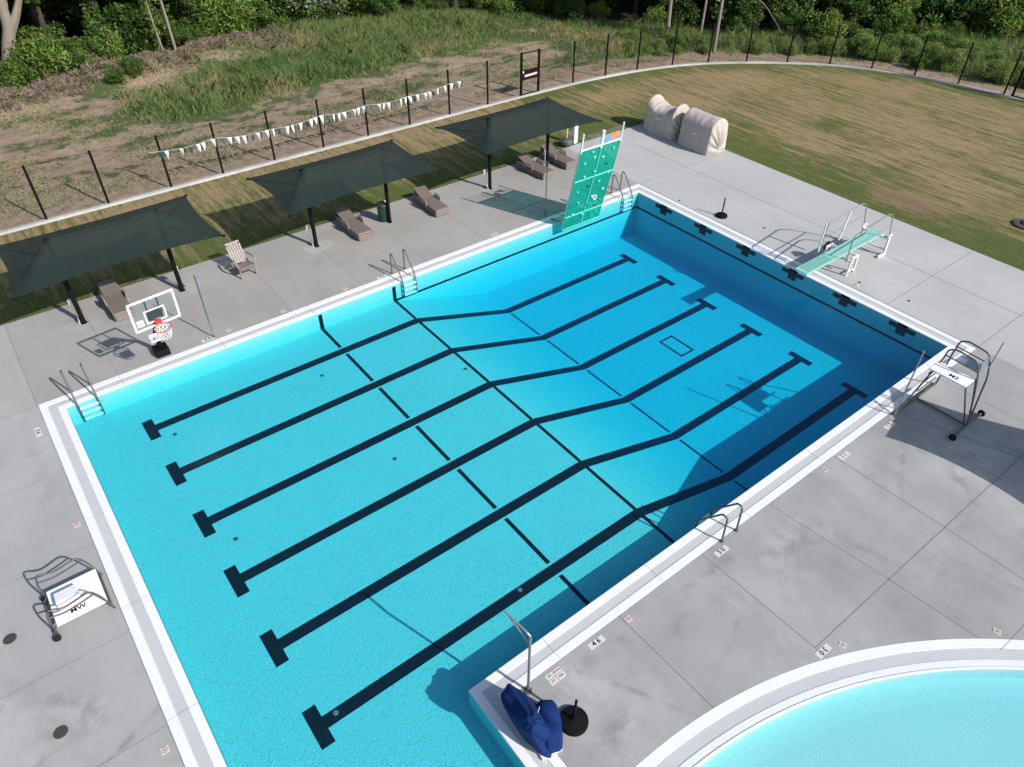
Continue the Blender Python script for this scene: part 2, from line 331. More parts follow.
for i in range(i0,len(cp)):
    if i>=i1: q=Vector((DX,cp[i].y,0))
    else:
        seg=[Vector((24,DY,0)),Vector((DX,DY,0)),Vector((DX,cp[i1].y,0))]
        tot=(DX-24)+(DY-cp[i1].y); s=(i-i0)/(i1-i0)*tot
        q=Vector((24+s,DY,0)) if s<DX-24 else Vector((DX,DY-(s-(DX-24)),0))
    rows[i]=(cp[i],q)
P=[]; 
for c,q in rows:
    r=[]; dist=(c-q).length
    for j in range(nv+1):
        t=j/nv; p=q.lerp(c,t); p.z=-.012+ .035*noise.noise(p*.35)*math.sin(math.pi*t); r.append(p)
        dd=t*dist; dc=(1-t)*dist
        if c.x<26: gvals.append(.62*max(0,1-dd/4.6)-.10 + .2*max(0,1-dc/.7))
        else: gvals.append(max(.60*max(0,1-dd/5.0),.5*max(0,1-dc/2.2))-.04+.06*math.sin(dd*1.1)+.5*math.exp(-((p.x-36.5)/.9)**2-((p.y+.2)/.8)**2)-1.0*math.exp(-((p.x-31.4)/.8)**2-((p.y+7.4)/1.6)**2))
    P.append(r)
lawnm.grid(P); lawn=lawnm.build('lawn',M['lawn'],smooth='full'); struct(lawn)
at=lawn.data.attributes.new('green','FLOAT','POINT'); at.data.foreach_set('value',gvals)
cb=MB(); pr=[(-.16,-.05),(-.16,.05),(-.14,.07),(.14,.07),(.16,.05),(.16,-.05)]
cb.grid([[c+nrm2(cp,i)*a+Vector((0,0,z)) for a,z in pr] for i,c in enumerate(cp)])
struct(cb.build('kerb',M['curb'],smooth=False))

forest_line=[(-60,26),(-10,26),(2.8,27.0),(6,28),(13,29.3),(22,30.6),(29.6,28.6),(36.7,21.5),(40.8,14.6),(44.8,10.2),(49.5,7),(54,3),(58,-3),(62,-12),(64,-50)]
fl=resample(smooth_path([(*p,0) for p in forest_line],6),700)
fla=np.array([(p.x,p.y) for p in fl]); cpa=np.array([(p.x,p.y) for p in cp])
def sdist(poly,x,y):
    """signed distance to a polyline, positive on its left (outside) side"""
    x=np.atleast_1d(x).astype(float); y=np.atleast_1d(y).astype(float); d=np.empty(len(x)); 
    for s in range(0,len(x),4000):
        dx=x[s:s+4000,None]-poly[:,0]; dy=y[s:s+4000,None]-poly[:,1]; k=np.argmin(dx*dx+dy*dy,1); k0=np.clip(k-1,0,len(poly)-1); k1=np.clip(k+1,0,len(poly)-1)
        t=poly[k1]-poly[k0]; cr=t[:,0]*dy[np.arange(len(k)),k]-t[:,1]*dx[np.arange(len(k)),k]
        d[s:s+4000]=np.sqrt(dx[np.arange(len(k)),k]**2+dy[np.arange(len(k)),k]**2)*np.sign(cr)
    return d
def hgt(x,y):
    x=np.atleast_1d(x).astype(float); y=np.atleast_1d(y).astype(float)
    dc=sdist(cpa,x,y); df=sdist(fla,x,y)
    h=-.03+ .35*np.clip((dc-1.5)/8,0,1)**1.3
    ridge=np.exp(-((df+1.2)/1.5)**2)*np.clip((24-x)/8,0,1)
    h=h+.75*ridge*(.75+.35*np.sin(x*.9)+.2*np.sin(x*2.3+1))+.12*np.sin(x*.7+y*.4)*np.clip((dc-2)/4,0,1)*.6
    h=h+np.clip((df-4)/40,0,1)*1.5
    return np.where(dc<.1,-.4,h)
nx,ny=330,300
gx=np.concatenate([np.linspace(-60,-4,28),np.linspace(-3.6,66,nx-60),np.linspace(67,150,32)]); gy=np.concatenate([np.linspace(-60,-16,20),np.linspace(-15.6,46,ny-50),np.linspace(47,150,30)])
XX,YY=np.meshgrid(gx,gy,indexing='ij'); hh=hgt(XX.ravel(),YY.ravel())
me=bpy.data.meshes.new('ground'); nX,nY=len(gx),len(gy)
vs=np.c_[XX.ravel(),YY.ravel(),hh]; idx=np.arange(nX*nY).reshape(nX,nY)
fs=np.stack([idx[:-1,:-1],idx[1:,:-1],idx[1:,1:],idx[:-1,1:]],-1).reshape(-1,4)
dcq=sdist(cpa,XX.ravel(),YY.ravel()); 
def mesh_np(me,vs,fs,mi=None,mats=(),smooth=False):
    k=fs.shape[1]; me.vertices.add(len(vs)); me.vertices.foreach_set('co',vs.astype(np.float32).ravel()); me.loops.add(fs.size); me.loops.foreach_set('vertex_index',fs.astype(np.int32).ravel())
    me.polygons.add(len(fs)); me.polygons.foreach_set('loop_start',np.arange(0,fs.size,k,dtype=np.int32)); me.polygons.foreach_set('loop_total',np.full(len(fs),k,np.int32))
    for m in mats: me.materials.append(m)
    if mi is not None: me.polygons.foreach_set('material_index',mi.astype(np.int32))
    if smooth: me.polygons.foreach_set('use_smooth',np.ones(len(fs),bool))
    me.update(calc_edges=True); me.validate()
vc=dcq[fs].min(1); fs=fs[vc>-1.5]
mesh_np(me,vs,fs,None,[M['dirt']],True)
def grassiness(x,y):
    """where the field is grassy (about 0..1) from distances to the kerb and to the wood"""
    dc=sdist(cpa,x,y); df=sdist(fla,x,y); x=np.atleast_1d(x); y=np.atleast_1d(y)
    left=np.clip((31-x)/3,0,1)
    band=np.exp(-((y-(22.9+.10*(x-16)))/2.7)**4)*np.clip((x-7.0)/5,0,1)   # tall band across the field
    gl=band*1.15+.75*np.clip((x-16)/4,0,1)*np.clip((y-22)/3,0,1)+.22*np.clip((dc-2)/2,0,1)-.25*np.clip((3.5-dc)/3,0,1)
    gr=np.clip((dc-1.3)/2.2,0,1)*1.15-np.exp(-((x-31)/5.5)**2-((y-18.5)/4.5)**2)*1.0
    return left*gl+(1-left)*gr, df
gg,dff=grassiness(vs[:,0],vs[:,1])
at=me.attributes.new('green','FLOAT','POINT'); at.data.foreach_set('value',(gg*.7-.02+.37*np.clip((dcq-1.2)/1.5,0,1)).astype(np.float32))
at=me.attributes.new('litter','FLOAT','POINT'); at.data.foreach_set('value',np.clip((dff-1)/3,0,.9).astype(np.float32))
gob=bpy.data.objects.new('ground',me); COL.objects.link(gob); struct(gob)

# ------------------------------------------------------------------ deck, pools
def offset(poly,d):
    """offset closed CCW polygon outward by d (mitred)"""
    n=len(poly); out=[]
    for i in range(n):
        a=Vector(poly[i-1]); b=Vector(poly[i]); c=Vector(poly[(i+1)%n]); t1=(b-a).normalized(); t2=(c-b).normalized()
        n1=Vector((t1.y,-t1.x)); n2=Vector((t2.y,-t2.x)); m=(n1+n2); m=m.normalized() if m.length>1e-6 else n1; k=d/max(m.dot(n1),.3); out.append(b+m*k)
    return out
main_poly=[(0,-44),(XS,-44),(XS,-W),(L,-W),(L,0),(0,0)]
arc=[(5.98+11.60*math.cos(a),-29.05+11.60*math.sin(a)) for a in np.linspace(0,R(89.2),60)]
small_poly=[(17.58,-43)]+arc+[(6.14,-43)]
small_outer=offset(small_poly,.668)
mo=offset(main_poly,.61)
outer=[(-45,-44.9),(DX,-44.9),(DX,DY),(-45,DY)]
def V3(P,z=0): return [Vector((p[0],p[1],z)) for p in P]
loops=[V3(outer),V3(mo),V3(small_outer)]
tri=tessellate_polygon(loops); allv=[v for l in loops for v in l]
d=MB(); d.add(allv,tri)
# slab edge down at the lawn side
d.add(V3([(DX,-44.9),(DX,DY),(-45,DY)],0)+V3([(DX,-44.9),(DX,DY),(-45,DY)],-.1),[(0,3,4,1),(1,4,5,2)])
deck=d.build('pool_deck',M['deck']); struct(deck)
me=deck.data
import bmesh
bm=bmesh.new(); bm.from_mesh(me); bmesh.ops.recalc_face_normals(bm,faces=bm.faces); 
for f in bm.faces:
    if abs(f.normal.z)>.9 and f.normal.z<0: f.normal_flip()
bm.to_mesh(me); bm.free()
def ring(name,poly,prof,mat_,attr=False,closed=True):
    """prof: list of (offset,z)"""
    m=MB(); rowsP=[[Vector((p[0],p[1],z)) for p in offset(poly,o)] for o,z in prof]
    n=len(poly)
    m.grid(rowsP,closed=True); o=m.build(name,mat_); 
    bm=bmesh.new(); bm.from_mesh(o.data); bmesh.ops.recalc_face_normals(bm,faces=bm.faces)
    up=sum(f.normal.z*f.calc_area() for f in bm.faces)
    if up<0: bmesh.ops.reverse_faces(bm,faces=bm.faces)
    bm.to_mesh(o.data); bm.free()
    if attr:
        vals=[]
        for k in range(len(prof)): vals+= [k/(len(prof)-1)]*n
        a=o.data.attributes.new('across','FLOAT','POINT'); a.data.foreach_set('value',vals)
    return struct(o)
ring('pool_coping',main_poly,[(0,-.0145),(.012,0),(.185,0),(.19,-.02)],M['coping'])
ring('pool_gutter_grating',main_poly,[(.187,-.012),(.25,-.012),(.33,-.012),(.41,-.012)],M['grate'],True)
ring('pool_coping_outer_edge',main_poly,[(.405,-.02),(.413,.003),(.60,.003),(.612,-.02)],M['coping'])
# wading pool edge
ring('wading_pool_coping',small_poly,[(0,-.0145),(.012,0),(.05,0),(.055,-.03),(.075,-.03),(.08,.0),(.20,.0),(.205,-.02)],M['coping2'])
ring('wading_pool_gutter_grating',small_poly,[(.203,-.012),(.30,-.012),(.38,-.012),(.465,-.012)],M['grate'],True)
ring('wading_pool_coping_outer_edge',small_poly,[(.460,-.02),(.466,.003),(.665,.003),(.670,-.02)],M['coping'])
# basin: floor + walls (depths are what shows through still water)
DS,DD=.69,1.93; X1,XB1,XB2=7.85,10.7,14.6
def depth(x):
    if x<XB1: return DS
    if x>XB2: return DD
    t=(x-XB1)/(XB2-XB1); return DS+(DD-DS)*t
b=MB(); ztop=-.015
st=[0,XS,XB1,XB2,L]
for a_,c_ in zip(st[:-1],st[1:]):
    y0=-44 if c_<=XS+1e-6 else -W
    b.quad((a_,y0,-depth(a_+1e-6 if a_!=XB2 else a_)),(c_,y0,-depth(c_)),(c_,0,-depth(c_)),(a_,0,-depth(a_)))
    b.quad((a_,0,-depth(a_)),(c_,0,-depth(c_)),(c_,0,ztop),(a_,0,ztop))
    if a_>=XS-1e-6: b.quad((c_,-W,-depth(c_)),(a_,-W,-depth(a_)),(a_,-W,ztop),(c_,-W,ztop))
b.quad((0,-44,-DS),(0,0,-DS),(0,0,ztop),(0,-44,ztop))
b.quad((L,0,-DD),(L,-W,-DD),(L,-W,ztop),(L,0,ztop))
b.quad((XS,-W,-DS),(XS,-44,-DS),(XS,-44,ztop),(XS,-W,ztop))
b.quad((0,-44,-DS),(0,-44,ztop),(XS,-44,ztop),(XS,-44,-DS))
struct(b.build('pool_basin',M['plaster']))
def poly_prism(poly,z0,z1):
    m=MB(); n=len(poly); t=tessellate_polygon([V3(poly)])
    m.add(V3(poly,z1),t); m.add(V3(poly,z0),[tuple(reversed(q)) for q in t]); m.add(V3(poly,z0)+V3(poly,z1),[(i,(i+1)%n,n+(i+1)%n,n+i) for i in range(n)]); return m
def water(poly,z0,name):
    o=poly_prism(poly,z0,-.045).build(name,M['water'])
    bm=bmesh.new(); bm.from_mesh(o.data); bmesh.ops.remove_doubles(bm,verts=bm.verts,dist=1e-4); bmesh.ops.recalc_face_normals(bm,faces=bm.faces); bm.to_mesh(o.data); bm.free()
    return struct(o)
water(offset(main_poly,.03),-DD-.05,'water')
water(offset(small_poly,.02),-.75,'water')
s=MB(); ip=offset(small_poly,-.45)
t=tessellate_polygon([V3(ip)]); s.add(V3(ip,-.36),t)
s.grid([V3(small_poly,-.015),V3(small_poly,-.34),V3(ip,-.36)],closed=True)
o=s.build('wading_pool_basin',M['plaster2']); struct(o)
# painted lane lines
ys=[-1.524-2.1437*i for i in range(6)]
def strip(m,pts,w,lift=.004):
    """pts in x,y,z; strip width w horizontally"""
    for p,q in zip(pts[:-1],pts[1:]):
        p=Vector(p); q=Vector(q); t=(q-p); t.z=0; t.normalize(); n=Vector((-t.y,t.x,0))*w/2; u=Vector((0,0,lift))
        m.quad(p-n+u,q-n+u,q+n+u,p+n+u)
for y in ys:
    m=MB(); strip(m,[(1.84,y,-DS),(XB1,y,-DS),(XB2,y,-DD),(20.94,y,-DD)],.29)
    m.quad((1.55,y-.46,-DS+.004),(1.84,y-.46,-DS+.004),(1.84,y+.46,-DS+.004),(1.55,y+.46,-DS+.004))
    m.quad((20.94,y-.44,-DD+.004),(21.2,y-.44,-DD+.004),(21.2,y+.44,-DD+.004),(20.94,y+.44,-DD+.004))
    struct(m.build('lane_line',M['line']))
for X,z in ((X1,-DS),(XB1,-DS),(XB2,-DD)):
    m=MB(); edges=[0]+[v for y in ys for v in (y+.145+(.07 if X!=XB1 else 0),y-.145-(.07 if X!=XB1 else 0))]+[-W]
    for a_,c_ in zip(edges[0::2],edges[1::2]):
        if X==XB2 and a_==0: continue
        strip(m,[(X,a_,z),(X,c_,z)],.11 if X!=XB1 else .10,.005)
    if X!=XB2:
        m.quad((X-.07,-.004,z),(X+.07,-.004,z),(X+.07,-.004,-.10),(X-.07,-.004,-.10))
        m.quad((X+.07,-W+.004,z),(X-.07,-W+.004,z),(X-.07,-W+.004,-.10),(X+.07,-W+.004,-.10))
    struct(m.build('cross_line',M['line']))
m=MB(); z0,z1=-.63,-.72
m.quad((XB1-.05,-.005,z1),(L,-.005,z1),(L,-.005,z0),(XB1-.05,-.005,z0)); m.quad((L-.005,0,z1),(L-.005,-W,z1),(L-.005,-W,z0),(L-.005,0,z0)); m.quad((L,-W+.005,z1),(XB1,-W+.005,z1),(XB1,-W+.005,z0),(L,-W+.005,z0))
struct(m.build('wall_line',M['line']))
for y in ys:
    m=MB(); x=L-.006
    for (a_,c_,e,f) in ((-.46,.46,-.24,-.08),(-.17,.17,-.08,.055-.06),(-.17,.17,-.42,-.24)):
        m.quad((x,y+c_,e),(x,y+a_,e),(x,y+a_,f),(x,y+c_,f))
    struct(m.build('wall_target_cross',M['line']))
m=MB(); x0,x1,y0,y1,z,w=17.80,18.46,-7.5,-6.4,-DD+.006,.07
for (a_,c_,e,f) in ((x0,x1,y0,y0+w),(x0,x1,y1-w,y1),(x0,x0+w,y0+w,y1-w),(x1-w,x1,y0+w,y1-w)): m.quad((a_,e,z),(c_,e,z),(c_,f,z),(a_,f,z))
struct(m.build('drain_outline',M['line']))
# small floor inlets
fi=[(2.42,-2.3),(2.45,-4.9),(5.9,-2.0),(5.9,-4.4),(5.9,-6.6),(6.0,-9.2),(2.5,-9.2),(12.9,-8.7),(9.3,-3.4)]
proto=None
for i,(x,y) in enumerate([(2.17,-2.13),(2.15,-6.77),(6.71,-2.26),(6.68,-6.78),(10.49,-4.72),(2.1,-12.2),(6.84,-12.19)]):
    m=MB(); m.lathe((0,0,0),[(.06,0),(.055,.012),(.03,.016)],12); o=m.build('floor_inlet',M['steelgrey'] if i<5 else M['steel'],loc=(x,y,-depth(x)+.004)); struct(o)
# deck joints
m=MB(); jw=.018
def jl(a_,c_,w=jw): strip(m,[(*a_,0),(*c_,0)],w,.004)
yc=lambda x:-29.05+math.sqrt(12.275**2-(x-5.98)**2)
jl((7.84,-14.36),(7.9,yc(7.9)),.022); jl((10.5,-14.36),(10.57,yc(10.57))); jl((13.0,-14.36),(13.33,-17.37),.012); jl((13.33,-17.37),(13.5,yc(13.5)),.022); jl((15.72,-14.36),(15.77,-17.42)); jl((15.77,-17.42),(15.55,-40)); jl((18.4,-14.36),(18.6,-40),.012); jl((21.1,-14.36),(21.1,-40),.012)
jl((10.57,-17.38),(29.5,-17.46),.022); jl((13.6,-19.75),(29.5,-20.3),.012)
for x in (1.6,4.35,7.15,9.8,12.5,15.2,17.9,20.6): jl((x,.62),(x,5.5),.010)
jl((-.63,.56),(-.63,5.5)); jl((-45,.56),(-.64,.56))
for y in (-2.6,-5.5,-8.35,-10.82,-13.6): jl((-45,y),(-.64,y),.009)
jl((26.5,5.5),(26.5,-14.35)); jl((26.5,-14.35),(26.5,-17.4))
for y in (.55,-11.26,-14.35): jl((23.5,y),(29.45,y))
struct(m.build('deck_joints',M['joint']))
m=MB(); cj=[]
for x in np.arange(1.6,22.8,3.05): cj.append(((x,.008),(x,.60)))
for x in np.arange(6.2,22.8,3.05): cj.append(((x,-W-.008),(x,-W-.60)))
for y in np.arange(-1.6,-13.5,-3.05): cj.append(((L+.008,y),(L+.60,y)))
for y in np.arange(-1.6,-16,-3.05): cj.append(((-.008,y),(-.60,y)))
for a_,c_ in cj: strip(m,[(*a_,0),(*c_,0)],.009,.0055)
struct(m.build('coping_joints',M['coping_joint']))
def mark(x,y,txt,rz,label,inkm=None,w=None):
    t=thing('depth_marker' if len(txt)<5 else 'warning_tile',label,'floor tile',(x,y,0),rz,'tiles set in the deck')
    m=MB(); w=w or .135*max(len(txt),1); m.box((0,0,.004),(w,.15,.008)); tl=m.build('tile',M['tile'],t,bevel=.002)
    text_mesh(txt,.155,inkm or M['ink'],tl,(0,0,.0088)); return t
def nodive(x,y,rz,label):
    t=thing('no_diving_tile',label,'floor tile',(x,y,0),rz,'tiles set in the deck'); m=MB(); m.box((0,0,.004),(.145,.145,.008)); tl=m.build('tile',M['tile'],t,bevel=.002)
    m=MB(); m.tube([(.055*math.cos(a),.055*math.sin(a),.009) for a in np.linspace(0,2*math.pi,25)],.005,4,cap=False); m.box((0,0,.0098),(.10,.009,.002),R(-45)); m.build('prohibition_ring',M['inkred'],tl)
    m=MB(); m.box((0,.0,.0125),(.06,.010,.001),R(25)); m.build('diver_pictogram',M['ink'],tl)
mark(7.03,-14.52,'4 6',0,'white depth tile reading 4 6 beside the near long gutter')
nodive(7.95,-14.53,0,'no diving tile beside the deck joint right of the 4 6 tile')
mark(10.93,-14.58,'5 0',0,'white depth tile reading 5 0 at the foot of the near ladder')
mark(15.95,-14.53,'1 1',0,'white depth tile reading 1 1 left of the tall guard stand')
nodive(15.1,-14.52,0,'no diving tile just left of the 1 1 depth tile')
mark(18.0,-14.62,'1 2',0,'depth tile lying in shade by the foot of the tall stand')
nodive(18.35,-14.50,0,'no diving tile in shade touching the tall stand')
mark(10.63,-17.52,'3 0',R(180),'upside down 3 0 depth tile beside the curved wading pool edge')
nodive(11.07,-17.68,R(200),'no diving tile right of the upside down 3 0 tile')
nodive(13.95,-19.5,R(200),'no diving tile by the curved edge at the right frame side')
mark(-.84,-.6,'3 6',R(-90),'depth tile reading 3 6 on the left deck near the pool corner')
nodive(-.79,-4.67,R(-90),'no diving tile on the left deck between pool corner and low stand')
nodive(-.80,-11.26,R(-90),'no diving tile on the left deck nearest the camera')
mark(10.65,.70,'5 0',0,'depth tile by the ladder opposite, against the far long gutter')
mark(4.35,.76,'3 6',0,'depth tile right of the basketball hoop base')
nodive(5.05,.86,0,'no diving tile right of the depth tile near the basketball hoop')
nodive(6.9,.80,0,'no diving tile on the far deck between hoop and ladder')
mark(15.7,.78,'11',0,'depth tile on the far deck left of the flag stanchion')
nodive(9.2,.78,0,'no diving tile on the far deck just left of the ladder')
mark(23.75,-9.9,'12',R(90),'depth tile at the deep end right of the diving board')
# lettered warning tile pair
t=thing('warning_tile','four small lettered warning tiles beside the steel flag post','floor tile',(5.88,-14.56,0),0,'tiles set in the deck')
m=MB()
for i in range(2):
    for j in range(2): m.box((-.10+.20*i,-.065+.13*j,.004),(.185,.115,.008))
m.build('tile',M['tile'],t)
[text_mesh(w_,.052,mm_,t,(x_,y_,.0088)) for w_,mm_,x_,y_ in (('NO',M['ink'],-.1,.065),('DIVING',M['inkred'],.1,.065),('NO',M['inkred'],-.1,-.065),('RUN',M['ink'],.1,-.065))]
# drains in left deck
for x,y,l in ((-2.64,-7.02,'round iron deck drain left of the low guard stand'),(-2.25,-9.74,'round iron deck drain with dark stain nearest the camera')):
    t=thing('deck_drain',l,'drain',(x,y,0),0,'round drains in the left deck'); m=MB(); m.lathe((0,0,.003),[(.13,0),(.13,.004),(.11,.006)],20); m.build('drain_rim',M['drain'],t)
    m=MB()
    for k in range(-4,5): m.box((k*.022,0,.011),(.009,2*math.sqrt(.1**2-(k*.022)**2)*.98,.004))
    m.build('grate_bars',M['drain'],t)
for x,y in ((24.6,-5.3),(23.7,-1.6),(24.0,-9.9),(24.3,-11.6)):
    m=MB(); m.lathe((0,0,.002),[(.055,0),(.05,.01),(.02,.012)],12); tag(m.build('deck_anchor',M['drain'],loc=(x,y,0)),'small dark anchor cap set in the deck along the deep end','anchor','anchor caps in the deck')

# ------------------------------------------------------------------ fences
def catpt(s): return cp
fx=[-2.85,-.4,2.07,4.43,7.0,9.29,11.73,14.2,16.61,19.0,21.44,23.91]
posts=[Vector((x,12.44,0)) for x in fx]
posts2=[Vector(p+(0,)) for p in [(29.96,12.38),(32.34,12.18),(34.64,11.83),(37.05,11.2),(39.22,10.22),(41.26,8.9),(43.23,7.3),(45.05,5.5),(46.3,3.42),(47.2,1.15),(47.8,-1.2),(48.13,-3.66)]]
FH=2.28
def fence(posts_,label,ends):
    t=thing('chain_link_fence',label,'fence',posts_[0]); o=posts_[0]
    for p in posts_:
        m=MB(); m.tube([p-o+Vector((0,0,0)),p-o+Vector((0,0,FH))],.05,8); m.lathe(p-o+Vector((0,0,FH)),[(.047,0),(.04,.03),(.01,.045)],8); m.build('fence_post',M['black'],t,smooth=True)
    path=[Vector(q) for q in ends[0]]+[p for p in posts_]+[Vector(q) for q in ends[1]]
    wire=MB(); off=Vector((0,0,0))
    for a_,c_ in zip(path[:-1],path[1:]):
        n=max(1,round((c_-a_).length/.16)); stp=(c_-a_)/n; k=int(round((FH-.1)/(stp.length)))
        for i in range(-k,n):
            for s_ in (0,1):
                lo=i; hi=i+k; z_lo=.08; z_hi=FH-.02
                u0=max(lo,0); u1=min(hi,n)
                if u1<=u0: continue
                f0=(u0-lo)/k; f1=(u1-lo)/k
                za=z_lo+(z_hi-z_lo)*(f0 if s_==0 else 1-f0); zb=z_lo+(z_hi-z_lo)*(f1 if s_==0 else 1-f1)
                wire.tube([a_-o+stp*u0+Vector((0,0,za)),a_-o+stp*u1+Vector((0,0,zb))],.0022,3,cap=False)
    wire.build('wire_mesh',M['black'],t)
    m=MB(); m.tube([p-o+Vector((0,0,FH-.02)) for p in path],.007,5); m.tube([p-o+Vector((0,0,.09)) for p in path],.005,5); m.build('tension_wire',M['black'],t)
    return t
fence(posts,'black wire fence along the straight kerb behind the shade canopies',([(-30,12.44,0)],[(26.15,12.42,0)]))
fence(posts2,'black wire fence following the curved kerb at the wood edge',([(27.45,12.4,0)],[]))
t=thing('fence_gate','black steel gate frame with a dark panel and pink sign','gate',(26.19,12.43,0))
for x in (0,1.22):
    m=MB(); m.box((x,0,FH/2+.02),(.11,.11,FH+.04)); m.build('gate_post',M['black'],t,bevel=.01)
m=MB(); m.box((.61,0,FH-.02),(1.1,.05,.05)); m.build('gate_rail',M['black'],t); m=MB(); m.box((.61,0,.1),(1.1,.05,.05)); m.build('gate_rail',M['black'],t)
m=MB(); m.box((.61,-.03,1.13),(1.1,.04,.52)); lp=m.build('lock_panel',M['black'],t)
m=MB(); m.box((.62,-.06,1.10),(.86,.015,.11),ry=R(-2)); m.build('pink_sign',M['pink'],lp)
m=MB(); m.box((.06,-.09,1.32),(.05,.05,.12)); m.build('latch',M['white'],t)
t=thing('fence_gate','black gate with two close posts at the right frame edge','gate',(48.17,-4.1,0))
for y in (0,-1.3):
    m=MB(); m.box((0,y,FH/2+.02),(.11,.11,FH+.04)); m.build('gate_post',M['black'],t)
for z in (.1,1.05,2.2): MB().box((0,-.65,z),(.06,1.2,.06)).build('gate_rail',M['black'],t)

# pennants draped along the fence
t=thing('pennant_string','string of white and dark triangular pennants hung along the wire fence','pennants',(6.0,12.3,0))
anch=[(6.0,2.03),(7.0,2.02),(9.3,1.72),(11.8,1.55),(14.2,1.6),(16.6,1.42),(19.0,1.45),(21.5,1.5),(22.3,1.62)]
anch=[(6.9,1.70),(9.3,1.70),(11.75,1.52),(14.2,1.60),(16.6,1.58),(19.0,1.52),(21.45,1.66),(22.35,1.78)]
pts=[]
for (x0,z0),(x1,z1) in zip(anch[:-1],anch[1:]):
    for k in range(10):
        u=k/10; pts.append(Vector((x0+(x1-x0)*u-6,0.02*math.sin(k),z0+(z1-z0)*u-.09*4*u*(1-u))))
pts.append(Vector((anch[-1][0]-6,0,anch[-1][1])))
m=MB(); m.tube([Vector((.55,.0,1.74))]+pts,.006,5); m.build('cord',M['penw'],t)
m=MB(); m.tube([Vector((2.9,0,1.8)),Vector((7.8,0,1.86)),Vector((10.4,0,1.70))],.008,5); 
x=.98; k=0
def along(x):
    for a_,c_ in zip(pts[:-1],pts[1:]):
        if a_.x<=x<=c_.x: return a_.lerp(c_,(x-a_.x)/(c_.x-a_.x))
    return pts[-1]
while x<16.2:
    if 1.2<x<1.75: x=1.8
    p=along(x); w=.20; h=random.uniform(.34,.40); tw=random.uniform(-.9,.9)
    wv=Vector((math.cos(tw)*w/2,math.sin(tw)*w/2,random.uniform(-.015,.015))); tip=p+Vector((random.uniform(-.07,.07),random.uniform(-.14,-.02),-h*(.85+.15*random.random())))
    mid=[p-wv,p+wv,(p+wv).lerp(tip,.5)+Vector((0,-.03,0)),(p-wv).lerp(tip,.5)+Vector((0,.03,0)),tip]
    mm=MB(); mm.add(mid,[(0,1,2,3),(3,2,4)]); dark=(k%4==3) or x<1.1
    mm.build('pennant',M['peng'] if dark else M['penw'],t,solid=.004)
    if k%2==0:
        mm=MB(); q=p+Vector((.13,.05,0)); mm.add([q-wv*.9,q+wv*.9,q+Vector((.03,.03,-.36))],[(0,1,2)]); mm.build('pennant',M['peng'],t,solid=.004)
    x+=random.choice([.22,.26,.31,.42]); k+=1

# ------------------------------------------------------------------ shade canopies
def canopy_mesh(C,Pk,sag=.17,n=14):
    """C: 4 corners (nearL, farL, farR, nearR); Pk: two ridge peaks (L,R)"""
    C=[Vector(c) for c in C]; Pk=[Vector(p) for p in Pk]; cen=sum(C,Vector())/4; m=MB()
    def edge(a_,b_,t):
        p=a_.lerp(b_,t); inw=(cen-(a_+b_)/2); inw.z=0; inw.normalize(); return p+inw*sag*4*t*(1-t)*min(1,(b_-a_).length/4)+Vector((0,0,.03*4*t*(1-t)))
    def patch(a_,b_,pa,pb):
        rows_=[]
        for i in range(n+1):
            s_=i/n; row=[]
            for j in range(n+1):
                t_=j/n; lo=edge(a_,b_,t_); hi=pa.lerp(pb,t_); hi=hi-Vector((0,0,.06*4*t_*(1-t_))); p=lo.lerp(hi,s_); p.z-=.07*4*s_*(1-s_)*(.6+.4*abs(2*t_-1)); row.append(p)
            rows_.append(row)
        m.grid(rows_)
    patch(C[0],C[3],Pk[0],Pk[1]); patch(C[2],C[1],Pk[1],Pk[0]); patch(C[1],C[0],Pk[0],Pk[0]); patch(C[3],C[2],Pk[1],Pk[1])
    return m
def canopy(cx,cy,label,pads=True,rz=0):
    t=thing('shade_canopy',label,'shade canopy',(cx,cy,0),rz,'dark shade canopies')
    hw,hl,zc=1.8,3.02,2.46
    m=canopy_mesh([(-hl,-hw,zc),(-hl,hw,zc),(hl,hw,zc),(hl,-hw,zc)],[(-1.6,0,3.1),(1.6,0,3.1)])
    cloth=m.build('canopy_cloth',M['canopy'],t,smooth='full')
    bm=bmesh.new(); bm.from_mesh(cloth.data); bmesh.ops.remove_doubles(bm,verts=bm.verts,dist=.001); bmesh.ops.recalc_face_normals(bm,faces=bm.faces); bm.to_mesh(cloth.data); bm.free()
    for s_ in (-1,1):
        m=MB(); m.tube([(s_*1.6,0,0),(s_*1.6,0,3.07)],.075,12); m.lathe((s_*1.6,0,0),[(.11,0),(.11,.012),(.08,.015)],12); m.build('post',M['black'],t,smooth=True)
        m=MB(); m.tube([(s_*1.6,0,2.45),(s_*hl,-hw,zc-.03)],.028,8); m.tube([(s_*1.6,0,2.45),(s_*hl,hw,zc-.03)],.028,8); m.build('strut',M['black'],t,smooth=True)
    m=MB(); m.tube([(-1.6,0,2.93),(1.6,0,2.93)],.03,8); m.build('ridge_beam',M['black'],t,smooth=True)
    m=MB()
    for a_ in (-1,1):
        for b_ in (-1,1): m.box((a_*hl,b_*hw,zc-.02),(.09,.07,.05),math.atan2(b_*hw,a_*hl))
    m.build('corner_bracket',M['black'],t)
    return t
canopy(3.06,4.1,'dark green shade canopy at the left frame edge behind the basketball hoop')
canopy(11.35,4.1,'middle dark green shade canopy, above a green bin and a lounger stack')
canopy(19.57,4.15,'dark green shade canopy beside the teal climbing wall')
